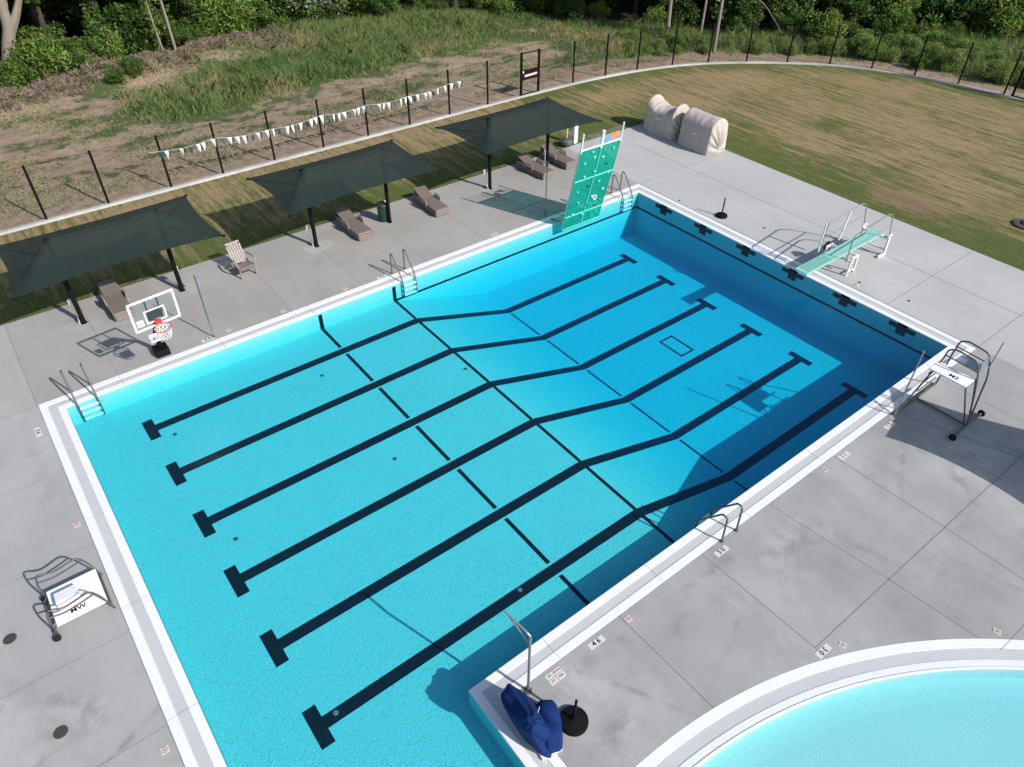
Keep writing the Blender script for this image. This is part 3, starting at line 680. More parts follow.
# fourth canopy stands just outside the right of the frame, its shade falls into the picture
t=thing('shade_canopy','shade canopy outside the frame whose shadow covers the deck by the tall stand','shade canopy',(0,0,0),0,'dark shade canopies')
m=canopy_mesh([(18.56,-18.1,2.46),(20.6,-16.95,2.46),(23.4,-22.4,2.46),(18.9,-22.6,2.46)],[(20.1,-18.9,3.1),(21.0,-20.9,3.1)],.42)
m.build('canopy_cloth',M['canopy'],t,smooth='full')
m=MB(); m.tube([(20.1,-18.9,0),(20.1,-18.9,3.07)],.075,12); m.build('post',M['black'],t); m=MB(); m.tube([(21,-20.9,0),(21,-20.9,3.07)],.075,12); m.build('post',M['black'],t)
# pads and crank pedestals at the posts
m=MB(); 
for cx in (3.06,11.35,19.57):
    for s_ in (-1,1):
        x,y=cx+s_*1.6,4.08
        for r0,z in ((.62,.004),):
            pts=[(x+r0*math.cos(R(22.5+45*k)),y-.05+r0*.75*math.sin(R(22.5+45*k)),z) for k in range(8)]; m.add(pts,[tuple(range(8))])
struct(m.build('post_pads',M['pad']))
pedl=['left post of the left canopy','right post of the left canopy','left post of the middle canopy','right post of the middle canopy','left post of the third canopy','right post of the third canopy']
k=0
for cx in (3.06,11.35,19.57):
    for s_ in (-1,1):
        t=thing('towel_stand','small white stand with round head beside the '+pedl[k],'stand',(cx+s_*1.6+(.06 if s_>0 else -.10),4.36,0),0,'white stands at the canopy posts'); k+=1
        m=MB(); m.tube([(0,0,.0),(0,0,.62)],.014,8); m.tube([(-.02,-.28,.0),(0,0,.30)],.012,6); m.build('stem',M['white'],t)
        m=MB(); m.box((0,0,.72),(.15,.09,.22)); m.build('head',M['white'],t,bevel=.035)
        m=MB(); m.box((0,0,.01),(.22,.22,.02)); m.build('foot_plate',M['steelgrey'],t)

# ------------------------------------------------------------------ loungers
def lounger(label,group,thick=.05,head=.20):
    t=thing('chaise_lounger',label,'lounger',(0,0,0),0,group)
    w=.32; m=MB()
    for s_ in (-1,1): m.box((s_*(w-.03),.95,0),(.06,1.9,thick))
    m.box((0,.03,0),(.58,.06,thick)); m.build('frame',M['taupel'],t,bevel=.008)
    m=MB()
    for k in range(19): m.box((0,.09+k*.063,.028),(.54,.05,.02))
    m.build('seat_slats',M['taupe'],t)
    m=MB(); 
    for k in range(11): u=k*.062; m.box((0,1.28+u,.034+head*u/.65),(.54,.05,.02),rx=math.atan(head/.65))
    m.build('backrest_slats',M['taupe'],t)
    for s_ in (-1,1):
        m=MB(); m.tube(rounded([(s_*(w+.01),.72,-.02),(s_*(w+.02),.78,.17),(s_*(w+.03),1.2,.17),(s_*(w+.01),1.27,-.02)],.07),.022,8); m.build('armrest',M['taupel'],t,smooth=True)
    return t
def legs(t,h):
    for x in (-.27,.27):
        for y in (.10,1.62):
            m=MB(); m.box((x,y,-h/2),(.05,.09,h)); m.build('leg',M['taupel'],t,bevel=.01)
stacks=[(2.62,3.42,0,4,'stack by the basketball hoop'),(11.52,3.38,0,4,'stack under the middle canopy'),(14.93,3.22,R(-3),4,'stack right of the middle canopy'),(20.63,3.35,R(2),4,'stack under the canopy by the climbing wall'),(22.15,3.55,R(0),4,'stack behind the climbing wall')]
top=None; ordn={4:['bottom','second lowest','second highest','topmost'],3:['bottom','middle','topmost']}
for x,y,rz,n,wh in stacks:
    for k in range(n):
        lab='%s taupe slatted lounger in the %s'%(ordn[n][k],wh)
        z=.075+.072*k
        if k==0:
            l=lounger(lab,'stacked taupe loungers'); legs(l,.06); top=top or copy_tree(l)
        else:
            l=copy_tree(top)
            for ch in list(l.children):
                if ch.name.split('.')[0]=='leg': bpy.data.objects.remove(ch)
        l['label']=lab; l.location=(x+random.uniform(-.012,.012),y+random.uniform(-.02,.02),z); l.rotation_euler=(0,R(random.uniform(-.4,.4)),rz)
bpy.data.batch_remove([o for o in [top]+list(top.children)])

# high-back resin chair
t=thing('garden_chair','pale taupe high-back slatted resin chair on the deck right of the left canopy','chair',(6.88,3.55,0),R(4))
m=MB(); 
for s_ in (-1,1): m.box((s_*.25,.02,.2),(.05,.06,.42),rx=R(-6))
m.build('front_legs',M['taupel'],t,bevel=.01)
for s_ in (-1,1):
    m=MB(); m.box((s_*.27,.62,.17),(.045,.07,.36),rx=R(14)); m.build('rear_leg',M['taupel'],t,bevel=.01)
m=MB()
for k in range(7): m.box((0,.02+k*.075,.40-k*.018),(.5,.062,.022),rx=R(-13))
m.box((0,-.015,.35),(.5,.02,.13)); m.build('seat',M['taupe'],t,bevel=.006)
m=MB(); tilt=R(-27)
for k in range(6):
    x=-.19+k*.076; top_=.72-.02*abs(k-2.5)**1.7; 
    m.box((x*1.06,.55+top_/2*math.sin(-tilt),.30+top_/2*math.cos(tilt)),(.064,.022,top_),rx=tilt)
for h in (.04,.36,.68): m.box((0,.56+h*math.sin(-tilt)+.01,.30+h*math.cos(tilt)),(.46,.028,.07),rx=tilt)
m.build('backrest',M['chairr'],t,bevel=.006); t.scale=(1.12,1.08,1.05)
for s_ in (-1,1):
    m=MB(); pts=smooth_path([(s_*.27,0,.42),(s_*.31,.05,.58),(s_*.31,.3,.60),(s_*.28,.62,.56)],5); m.tube(pts,.03,8); m.build('armrest',M['taupel'],t,smooth=True)
# green bin behind middle canopy post
t=thing('waste_bin','dark green waste bin behind the right post of the middle canopy','bin',(12.83,4.36,0))
m=MB(); m.lathe((0,0,0),[(.18,0),(.20,.03),(.22,.66),(.23,.68)],20); m.build('body',M['bin'],t,smooth=True)
m=MB(); m.lathe((0,0,.68),[(.24,0),(.24,.04),(.20,.08),(.08,.10)],20); m.build('lid',M['bin'],t,smooth=True)
# cabinet and ball-shaped float on the grass
t=thing('electrical_pedestal','white electrical pedestal on the grass behind the climbing wall','pedestal',(24.25,5.75,0))
m=MB(); m.box((0,0,.45),(.22,.20,.90)); m.build('cabinet',M['white'],t,bevel=.01); m=MB(); m.box((0,0,.915),(.26,.24,.03)); m.build('cap',M['cap'],t,bevel=.005); m=MB(); m.box((0,-.107,.5),(.16,.012,.6)); m.build('door',M['coping2'],t)
t=thing('hose_reel','grey round hose reel with upright handle on the grass by the white pedestal','hose reel',(23.72,5.72,0))
m=MB(); m.lathe((0,0,0),[(.12,0),(.26,.05),(.31,.14),(.29,.26),(.20,.33),(.10,.35)],20); m.build('drum',M['steelgrey'],t,smooth=True)
m=MB(); m.tube([(0,0,.38),(.02,0,.85)],.018,8); m.build('handle',M['white'],t); m=MB(); m.tube([(0.3*math.cos(a),.3*math.sin(a),.24) for a in np.linspace(0,6.28,24)],.035,6); m.build('hose',M['steelgrey'],t,smooth=True)

# ------------------------------------------------------------------ basketball hoop
t=thing('basketball_hoop','poolside basketball hoop with clear backboard and black base','basketball hoop',(2.98,.93,0))
m=MB(); m.box((0,-.02,.12),(.42,.46,.24)); m.build('base',M['black'],t,bevel=.03)
m=MB(); m.tube([(0,0,.2),(0,-.25,.95)],.075,10); m.tube([(0,-.25,.95),(0,-1.35,2.2)],.06,10); m.tube([(-.02,-.75,1.5),(-.02,-1.75,2.45)],.04,8); m.build('pole',M['black'],t,smooth=True)
BT=Matrix.Translation((-.04,-2.0,2.68))@Matrix.Rotation(R(6),4,'Z')@Matrix.Rotation(R(4),4,'X')
def bt(m): m.v=[tuple(BT@Vector(v)) for v in m.v]; return m
bw,bh=.60,.44
m=MB(); m.box((0,0,0),(bw*2,.012,bh*2)); bt(m).build('backboard_pane',M['clear'],t)
m=MB()
for z in (-bh,bh): m.box((0,-.002,z),(bw*2+.04,.03,.055))
for x in (-bw,bw): m.box((x,-.002,0),(.055,.032,bh*2-.06))
bt(m).build('backboard_border',M['white'],t)
m=MB()
for z in (-.30,.08): m.box((0,-.012,z),(.56,.014,.035))
for x in (-.265,.265): m.box((x,-.012,-.11),(.035,.016,.34))
bt(m).build('target_square',M['white'],t)
m=MB(); m.box((-.44,-.012,-.22),(.18,.01,.2)); dcl=bt(m).build('decal',M['white'],t)
m=MB(); m.box((-.50,-.019,-.2),(.012,.004,.1)); m.box((-.39,-.019,-.2),(.012,.004,.1)); m.box((-.445,-.019,-.26),(.12,.004,.02)); bt(m).build('decal_print',M['ink'],dcl)
m=MB()
for x in (-.16,.16): m.box((x,.03,.05),(.035,.03,.78))
m.box((0,.04,-.1),(.4,.05,.3)); bt(m).build('backboard_bracket',M['blackrub'],t)
m=MB(); m.box((0,-.04,-.34),(.17,.07,.13)); rc=Vector((0,-.30,-.38)); m.tube([rc+Vector((.22*math.cos(a),.22*math.sin(a),0)) for a in np.linspace(0,2*math.pi,28)],.013,6); rim=bt(m).build('rim',M['red'],t,smooth=False)
m=MB()
for k in range(12):
    a0=2*math.pi*k/12
    for s_ in (-1,1):
        m.tube([rc+Vector((.22*(1-.12*q-.0*q)*math.cos(a0+s_*q*.26),.22*(1-.14*q)*math.sin(a0+s_*q*.26),-.11*q)) for q in (0,1,2,3)],.009,4)
bt(m).build('net',M['net'],rim)
m=MB(); m.box((-.20,-1.56,1.60),(.30,.03,.24),rx=R(-25)); spl=m.build('sign_plate',M['white'],t)
text_mesh('L',.16,M['ink'],spl,(-.22,-1.582,1.605),rot=(R(65),0,0))
# lane-flag stanchions
for x,l in ((4.55,'slim grey flag stanchion right of the basketball hoop'),(18.29,'slim grey flag stanchion left of the climbing wall')):
    t=thing('flag_stanchion',l,'pole',(x,.77,0),0,'flag stanchions'); m=MB(); m.tube([(0,0,0),(0,0,2.29)],.022,16); m.build('pole',M['chrome'],t,smooth=True); m=MB(); m.lathe((0,0,0),[(.06,0),(.06,.015),(.025,.02)],12); m.build('flange',M['steel'],t); m=MB(); m.tube([(0,0,2.27),(.02,-.06,2.30)],.012,6); m.build('hook',M['steel'],t)
t=thing('flag_stanchion','steel pole with a bent double arm leaning over the pool by the blue cover','pole',(5.25,-14.47,0),0,'flag stanchions')
m=MB(); m.tube([(0,0,0),(0,0,2.02)],.028,10); m.build('pole',M['steel'],t,smooth=True)
m=MB(); m.tube(rounded([(0,0,2.0),(-.02,.06,2.06),(-.12,.62,2.16)],.05),.022,8); m.tube([(-.02,.02,1.75),(-.10,.60,2.15)],.014,8); m.build('arm',M['steel'],t,smooth=True)
m=MB(); m.lathe((0,0,0),[(.08,0),(.08,.015),(.035,.02)],12); m.build('flange',M['steelgrey'],t)

# ------------------------------------------------------------------ ladders
def ladder(x,side,label,y0):
    t=thing('pool_ladder',label,'ladder',(x,y0,0),0 if side>0 else math.pi,'steel pool ladders'); g=.53
    for s_ in (-1,1):
        m=MB(); m.tube(rounded([(s_*g/2,.66,0),(s_*g/2,.64,.82),(s_*g/2,.50,.84),(s_*g/2,-.02,.14),(s_*g/2,-.10,-.06),(s_*g/2,-.10,-.62 if side>0 else -.75)],.07),.025,8); m.build('handrail',M['steelgrey'],t,smooth=True)
        m=MB(); m.lathe((s_*g/2,.66,0),[(.055,0),(.05,.02),(.025,.03)],12); m.build('flange',M['steelgrey'],t)
    for z in (-.14,-.34,-.54):
        m=MB(); m.box((0,-.11,z),(g-.03,.09,.025)); m.build('tread',M['white'],t)
    return t
ladder(.55,1,'steel ladder at the shallow left corner of the pool',0)
ladder(11.30,1,'steel ladder in the far long side left of the middle lounger stacks',0)
ladder(22.15,1,'steel ladder at the deep far corner right of the climbing wall',0)
ladder(11.42,-1,'steel ladder on the near long side by the 5 0 tile',-W)

# ------------------------------------------------------------------ climbing wall
t=thing('climbing_wall','teal translucent poolside climbing wall leaning out over the water','climbing wall',(18.2,0,0))
wd=1.98
prof=[(-.40,-.14),(-.42,.0),(-.60,.8),(-.83,1.7),(-1.04,2.6),(-1.20,3.38)]
pf=smooth_path([(0,y,z) for y,z in prof],5)
def wrow(x,dy=0): return [Vector((x,p.y+dy,p.z)) for p in pf]
m=MB(); m.grid([wrow(0),wrow(wd*.33),wrow(wd*.66),wrow(wd)]); m.build('teal_panel',M['tealglass'],t,solid=.02)
m=MB()
m.tube([Vector((0,p.y+.03,p.z)) for p in pf],.03,8); m.tube([Vector((wd,p.y+.03,p.z)) for p in pf],.03,8)
m.build('side_rail',M['teal'],t)
tealrib=plain('teal_rib',(.06,.50,.40),.5)
m=MB(); m.tube([Vector((wd/2,p.y-.01,p.z)) for p in pf],.045,8)
for f in (.0,.34,.67): 
    q=pf[min(len(pf)-1,int(f*len(pf)))]; m.tube([Vector((0,q.y-.01,q.z)),Vector((wd,q.y-.01,q.z))],.04,8)
m.build('ribs',tealrib,t)
q=pf[-1]; m=MB(); m.tube([Vector((0,q.y,q.z)),Vector((wd,q.y,q.z))],.03,8); m.build('top_rail',M['white'],t)
tp=Vector((0,-1.30,3.96))
for x,w in ((0,.035),(wd/2,.06),(wd,.035)):
    m=MB(); a_=Vector((x,q.y+.02,q.z-.1)); c_=Vector((x,tp.y+.02,tp.z+(.06 if x!=wd/2 else -.02))); m.tube([a_,c_],w,8); m.build('upright',M['white'],t,smooth=True)
m=MB(); m.grid([[Vector((0,q.y,q.z)),Vector((0,tp.y,tp.z))],[Vector((wd,q.y,q.z)),Vector((wd,tp.y,tp.z))]]); m.build('clear_panel',M['clear'],t,solid=.012)
m=MB(); yy=(q.y+tp.y)/2-.02
for dx,dz,sz in ((1.52,.30,.11),(1.62,.34,.10),(1.42,.36,.07),(1.74,.22,.07),(1.58,.20,.06)): m.box((dx,q.y-.15*dz/.68-.02,q.z+dz),(sz*1.6,.006,sz*1.1),ry=R(20))
m.build('orange_emblem',M['orange'],t)
m=MB(); m.box((1.22,q.y-.06,q.z+.17),(.24,.006,.20),ry=R(-25)); m.build('blue_emblem',M['blueprint'],t)
holds=[(.35,.5),(.9,.35),(1.5,.6),(.5,1.0),(1.2,1.1),(1.7,1.3),(.3,1.55),(.8,1.7),(1.35,1.75),(1.75,2.05),(.45,2.2),(.95,2.3),(1.5,2.5),(.3,2.8),(.75,2.95),(1.2,2.85),(1.65,3.1),(1.05,.75),(.6,3.2)]
def yat(z):
    for a_,c_ in zip(pf[:-1],pf[1:]):
        if a_.z<=z<=c_.z: return a_.y+(c_.y-a_.y)*(z-a_.z)/(c_.z-a_.z)
    return pf[-1].y
hm=[M['teal'],tealrib,M['bin'],tealrib,M['teal']]
for i,(x,z) in enumerate(holds):
    m=MB(); m.lathe((0,0,0),[(.055,0),(.062,.03),(.04,.05),(.02,.06)],10); mt=Matrix.Translation((x,yat(z)-.02,z))@Matrix.Rotation(R(90),4,'X')@Matrix.Rotation(random.random()*6,4,'Z')@Matrix.Diagonal((1.2,.75,1,1)); m.v=[tuple(mt@Vector(v)) for v in m.v]; m.build('hand_hold',hm[i%5],t,smooth=True)
m=MB(); m.tube([Vector((1.38+.09*math.cos(a),yat(1.0)-.03,1.0+.09*math.sin(a))) for a in np.linspace(0,6.29,16)],.022,6); m.build('hand_hold',M['white'],t,smooth=True)
for x in (.12,wd-.12):
    m=MB(); m.tube(rounded([(x,.75,0),(x,.62,.75),(x,-.56,.62)],.2),.03,8); m.tube(rounded([(x,.42,0),(x,-.1,.12),(x,-.38,-.1)],.15),.03,8); m.build('deck_bracket',M['tealglass'] if False else M['steel'],t,smooth=True)

# ------------------------------------------------------------------ covered lane-line reels
def tarp(label,y0,y1,sagd,seed):
    cy=(y0+y1)/2; hl=(y1-y0)/2; cx=28.85; t=thing('covered_reel',label,'covered equipment',(cx,cy,0),0,'beige covered reels')
    n=56; mm=48; rows_=[]
    def prof(u,k):
        # u in 0..1 from -x foot over the top to +x foot
        h=1.62; hw=.70; r=.62; side=h-r; tot=2*side+math.pi*r; d_=u*tot
        if d_<side: x=-hw+(hw-r)*(d_/side); z=d_
        elif d_>tot-side: x=hw-(hw-r)*((tot-d_)/side); z=tot-d_
        else: a=math.pi-(d_-side)/r; x=r*math.cos(a); z=side+r*math.sin(a)
        return x,z
    P=[]
    for i in range(mm+1):
        v=-1+2*i/mm; row=[]
        for j in range(n+1):
            u=j/n; x,z=prof(u,v); s_=1-sagd*(1-v*v)**.8*(z/1.62)**1.5; zz=z*s_
            w=(.045 if sagd>.1 else .022)*noise.noise(Vector((u*9+seed,v*3.2-u*3,seed)))+(.022 if sagd>.1 else .006)*math.sin(v*13+u*15+seed+4*noise.noise(Vector((u*4,v*3,seed))))*(.4+.6*abs(v))
            bulge=1+.05*(1-v*v)
            row.append(Vector((x*bulge*(1+w),v*hl,max(0.01,zz*(1+w*.5)))))
        P.append(row)
    m=MB(); m.grid(P)
    for e,sg in ((0,-1),(mm,1)):
        base=P[e]; rows2=[]
        for q in range(9):
            f=q/8; c=Vector((0,sg*hl,.45)); row=[]
            for j,p in enumerate(base):
                b_=p.lerp(Vector((p.x*.0,p.y,min(p.z,.2))),f); fold=.05*math.sin(j*.9+seed)*f*(1-f)*4; row.append(Vector((b_.x,b_.y+sg*(.16*math.sin(math.pi/2*min(1,f*1.6))+fold),b_.z if f<1 else b_.z)))
            rows2.append(row)
        m.grid(rows2 if sg>0 else rows2[::-1])
    o=m.build('tarpaulin',M['tarp'],t,smooth='full'); bm=bmesh.new(); bm.from_mesh(o.data); bmesh.ops.remove_doubles(bm,verts=bm.verts,dist=.004); bmesh.ops.recalc_face_normals(bm,faces=bm.faces); bm.to_mesh(o.data); bm.free()
    m=MB(); m.box((-.80,-.1,.85),(.01,.28,.035),rx=R(-12),rz=R(0)); m.build('stitched_patch',M['coping2'],t)
    m=MB()
    for a_ in (-1,1):
        for b_ in (-1,1): m.lathe((a_*.5,b_*hl*.8,0),[(.05,0),(.05,.06),(.02,.07)],10)
    m.build('castors',M['blackrub'],t); return t
tarp('beige covered reel with sagging top, the one nearer the climbing wall',3.20,4.95,.24,1.3)
tarp('beige covered reel with level rounded top, the one nearer the diving board',.82,2.60,.02,5.1)

# ------------------------------------------------------------------ umbrella bases
for x,y,l,r,h in ((24.0,-3.62,'small black umbrella base with short tube on the deep-end deck',.24,.80),(5.56,-15.47,'round black umbrella base beside the blue covered lift',.29,.82)):
    t=thing('umbrella_base',l,'umbrella base',(x,y,0),0,'black umbrella bases')
    m=MB(); m.lathe((0,0,0),[(r,0),(r,.05),(r*.93,.085),(r*.4,.10),(r*.16,.12),(.05,.16)],36); m.build('weight',M['black'],t,smooth=True)
    m=MB(); m.tube([(0,0,.1),(0.01,0,h)],.027,10); tb=m.build('tube',M['black'],t,smooth=True); m=MB(); m.tube([(.02,0,h*.55),(.09,0,h*.55)],.012,6); m.build('knob',M['black'],tb)

# ------------------------------------------------------------------ diving board
t=thing('diving_board','low diving board with teal plank, cream legs and steel rails','diving board',(0,-8.83,0))
zb=.76; m=MB(); m.box((24.10,0,zb),(4.8,.50,.05)); m.build('plank',M['teal'],t,bevel=.012)
m=MB(); m.box((24.9,-.12,zb+.029),(1.9,.02,.006)); m.box((24.9,.12,zb+.029),(1.9,.02,.006)); m.box((22.6,0,zb+.029),(1.4,.40,.004)); m.build('tread_strip',M['teal2'],t)
for s_ in (-1,1):
    y=s_*.52
    m=MB(); m.box((24.02,y,.36),(.07,.06,.74),ry=R(6)); m.box((24.42,y,.36),(.07,.06,.74),ry=R(-6)); m.box((24.22,y,.70),(.42,.07,.07)); m.box((24.22,y,.16),(.48,.05,.05)); m.build('front_trestle',M['whitemetal'],t,bevel=.012)
    m=MB(); m.box((26.42,y,.42),(.11,.07,.84),ry=R(-3)); m.box((26.28,y,.05),(.5,.08,.09)); m.box((26.40,y,.82),(.28,.07,.09)); m.build('rear_stand',M['whitemetal'],t,bevel=.012)
    m=MB(); m.tube(rounded([(23.62,y,.72),(23.62,y,1.72),(25.75,y,1.92),(26.0,y,1.78),(26.35,y,.86)],.14),.022,8); m.tube([(23.62,y,1.2),(26.2,y,1.32)],.017,8); m.build('handrail',M['steel'],t,smooth=True)
m=MB(); m.tube([(23.5,.52,.70),(23.5,.52,1.80)],.035,8); m.build('rail_support',M['whitemetal'],t)
m=MB(); m.tube([(24.75,.52,.75),(24.98,.52,1.82)],.035,8); m.build('rail_support',M['whitemetal'],t)
m=MB(); m.tube([(24.3,-.52,.72),(24.3,.52,.72)],.045,10); m.box((26.4,0,.70),(.14,1.0,.06)); m.box((26.4,0,.24),(.06,1.0,.06)); m.box((24.22,0,.45),(.06,1.0,.06)); m.build('crossbar',M['whitemetal'],t)
m=MB(); mt=Matrix.Translation((24.25,.64,.62))@Matrix.Rotation(R(90),4,'X'); m.lathe((0,0,0),[(.17,-.02),(.19,0),(.17,.02),(.05,.02)],20); m.v=[tuple(mt@Vector(v)) for v in m.v]; m.build('fulcrum_wheel',M['black'],t)

# ------------------------------------------------------------------ guard stands
def stand(label,loc,rz,H,tall):
    t=thing('guard_stand',label,'lifeguard stand',loc,rz)   # local: +X faces the water, platform 1.0 x 1.0
    hw=.50; st=M['steelgrey'] if not tall else M['steelgrey']
    m=MB(); m.box((0,.30 if tall else 0,H),(1.0,.52 if tall else 1.02,.05)); m.build('platform',M['white'],t,bevel=.012)
    m=MB(); m.box((-.14,0,H+.13),(.44,.34,.22),rx=R(-8)); m.build('seat_box',M['white'],t,bevel=.02) if not tall else None
    for s_ in (-1,1):
        y=s_*(hw+.03)
        if tall:
            yy_=.04 if s_>0 else -.58
            m=MB(); m.tube(rounded([(.62,1.12*s_,.05),(.44,yy_,H+.05),(.40,yy_,H+.48),(.20,yy_,H+.58),(-.38,yy_,H+.52),(-.50,yy_,H+.22),(-.60,yy_,H-.15),(-.86,.0,.09)],.14),.024,8)
            m.tube([(.41,yy_,H+.28),(-.49,yy_,H+.24)],.018,8); m.build('side_frame',st,t,smooth=True)
        else:
            m=MB(); m.tube(rounded([(.55,y,.02),(.42,y,H+.30),(.30,y,H+.56),(-.22,y,H+.44),(-.48,y,H+.60),(-.56,y,H+.30),(-.55,y,.04)],.12),.021,8); m.tube(rounded([(.36,y,H+.42),(.1,y,H+.36),(-.25,y,H+.30),(-.52,y,H+.36)],.1),.018,8); m.build('side_frame',st,t,smooth=True)
    if tall:
        m=MB(); m.tube([(.62,-1.15,.05),(.62,1.1,.05)],.03,8); m.build('front_axle',st,t); m=MB(); m.tube([(-.86,-.80,.09),(-.86,.80,.09)],.035,8); m.tube([(.62,0,.05),(-.86,0,.07)],.028,8); m.build('base_rail',M['steelgrey'],t)
        for y in (-.14,.14):
            m=MB(); m.tube([(-.84,y,.08),(-.50,y*2+.25,H)],.022,8); m.build('rear_leg',st,t)
        for y in (-.80,.80):
            m=MB(); mt=Matrix.Translation((-.86,y,.09))@Matrix.Rotation(R(90),4,'X'); m.lathe((0,0,-.03),[(.09,0),(.10,.01),(.10,.05),(.09,.06)],16); m.v=[tuple(mt@Vector(v)) for v in m.v]; m.build('wheel',M['blackrub'],t)
        for k in range(4):
            z=.30+k*.34; m=MB(); m.tube([(.56-.03*k,-.50,z),(.56-.03*k,.50,z)],.018,8); m.build('rung',st,t)
        m=MB(); m.box((-.12,-.27,H+.20),(.60,.44,.02),rx=R(6)); m.build('seat',M['smoke'],t); m=MB(); m.box((-.46,-.27,H+.36),(.02,.46,.26),ry=R(14)); m.build('seat_back',M['smoke'],t)
        m=MB(); m.tube([(.62,1.15,.03),(.62,1.15,2.32)],.022,8); m.build('umbrella_pole',M['steel'],t); m=MB(); m.tube([(-.52,-.56,H+.1),(-.54,-.58,H+1.0)],.016,8); m.build('flag_pole',M['steel'],t)
    else:
        m=MB(); m.tube([(-.62,-.58,.06),(-.62,.58,.06)],.028,8); m.build('axle',st,t); m=MB(); m.tube([(.52,-.53,.10),(.52,.53,.10)],.02,8); m.build('front_bar',st,t)
        for y in (-.60,.60):
            m=MB(); mt=Matrix.Translation((-.60,y,.07))@Matrix.Rotation(R(90),4,'X'); m.lathe((0,0,-.03),[(.065,0),(.075,.01),(.075,.05),(.065,.06)],16); m.v=[tuple(mt@Vector(v)) for v in m.v]; m.build('wheel',M['blackrub'],t)
        pass
        m=MB(); m.tube([(-.62,-.45,.1),(-.5,-.45,H)],.02,8); m.build('rear_leg',st,t); m=MB(); m.tube([(-.62,.45,.1),(-.5,.45,H)],.02,8); m.build('rear_leg',st,t)
    text_mesh('M2' if tall else 'MW',.20 if tall else .17,M['ink'],t,(-.04 if not tall else -.10,-.33 if not tall else .40,H+.0265),rz=R(0) if not tall else R(180))
    return t
stand('low white guard stand with grey tube rails on the left deck',(-1.24,-7.07,0),0,.30,False)
stand('tall white guard stand on wheels with steel frame at the deep corner',(19.63,-15.1,0),R(90),1.5,True)

# ------------------------------------------------------------------ covered pool lift
t=thing('covered_pool_lift','pool lift under a blue vinyl cover at the pool step corner','pool lift',(4.80,-15.26,0))
rings=[(.04,.10,-.06,.27,.40),(.20,.06,.08,.28,.50),(.36,.02,.22,.28,.60),(.50,-.03,.30,.26,.62),(.60,-.07,.28,.24,.56),(.70,-.12,.12,.22,.42),(.84,-.15,.0,.19,.30),(.98,-.18,-.06,.14,.20),(1.06,-.19,-.08,.06,.10)]
rr=[]
for i in range(len(rings)*3-2):
    f=i/3; k=min(int(f),len(rings)-2); u=f-k; rr.append([rings[k][q]*(1-u)+rings[k+1][q]*u for q in range(5)])
P=[]
for (z,cx_,cy_,ax,ay) in rr:
    row=[]
    for j in range(64):
        a=2*math.pi*j/64; fold=1+.06*math.sin(a*5+z*2.2)*(1-.5*z)+.02*math.sin(a*9+z*5)+.14*noise.noise(Vector((math.cos(a)*1.5,math.sin(a)*1.5,z*2)))
        c_=math.cos(a); s2=math.sin(a); row.append(Vector((cx_+ax*math.copysign(abs(c_)**.8,c_)*fold,cy_+ay*math.copysign(abs(s2)**.8,s2)*fold,z+.05*noise.noise(Vector((c_*2,s2*2,3))))))
    P.append(row)
m=MB(); m.grid(P,closed=True); m.add(P[-1],[tuple(range(64))]); 
# second lump: footrest bulge towards the deck
m2=[]
for i in range(12):
    f=i/11; z=.05+.62*math.sin(f*math.pi/2); sc=math.cos(f*math.pi/2)**.5 if f<1 else .05
    m2.append([Vector((.34+.24*sc*math.cos(a)*(1+.1*math.sin(3*a)),.05+.30*sc*math.sin(a)*(1+.08*math.sin(4*a+1)),z)) for a in [2*math.pi*j/32 for j in range(32)]])
m.grid(m2,closed=True); m.add(m2[-1],[tuple(range(32))])
m2=[]
for i in range(12):
    f=i/11; z=.05+.50*math.sin(f*math.pi/2); sc=math.cos(f*math.pi/2)**.5 if f<1 else .05
    m2.append([Vector((.16+.24*sc*math.cos(a)*(1+.1*math.sin(3*a+2)),-.22+.26*sc*math.sin(a)*(1+.08*math.sin(4*a)),z)) for a in [2*math.pi*j/32 for j in range(32)]])
m.grid(m2,closed=True); m.add(m2[-1],[tuple(range(32))])
m.build('vinyl_cover',M['bluecloth'],t,smooth='full')
m=MB(); m.box((.08,-.20,.03),(.42,.52,.05),R(-10)); m.build('base_plate',M['white'],t,bevel=.01)
m=MB(); m.box((.12,.10,.70),(.20,.015,.004),R(35),rx=R(-15)); m.build('print',M['coping2'],t)
# utility cover on lawn
t=thing('valve_box','dark round valve box with a pale cap in the lawn at the right frame edge','valve box',(33.2,-11.5,0))
m=MB(); m.lathe((0,0,-.02),[(.48,0),(.46,.07),(.36,.11),(.30,.09)],20); m.build('rim',M['stone'],t,smooth=True); m=MB(); m.lathe((.06,-.14,.05),[(.26,0),(.25,.12),(.1,.16)],16); m.build('cap',M['cap'],t,smooth=True)

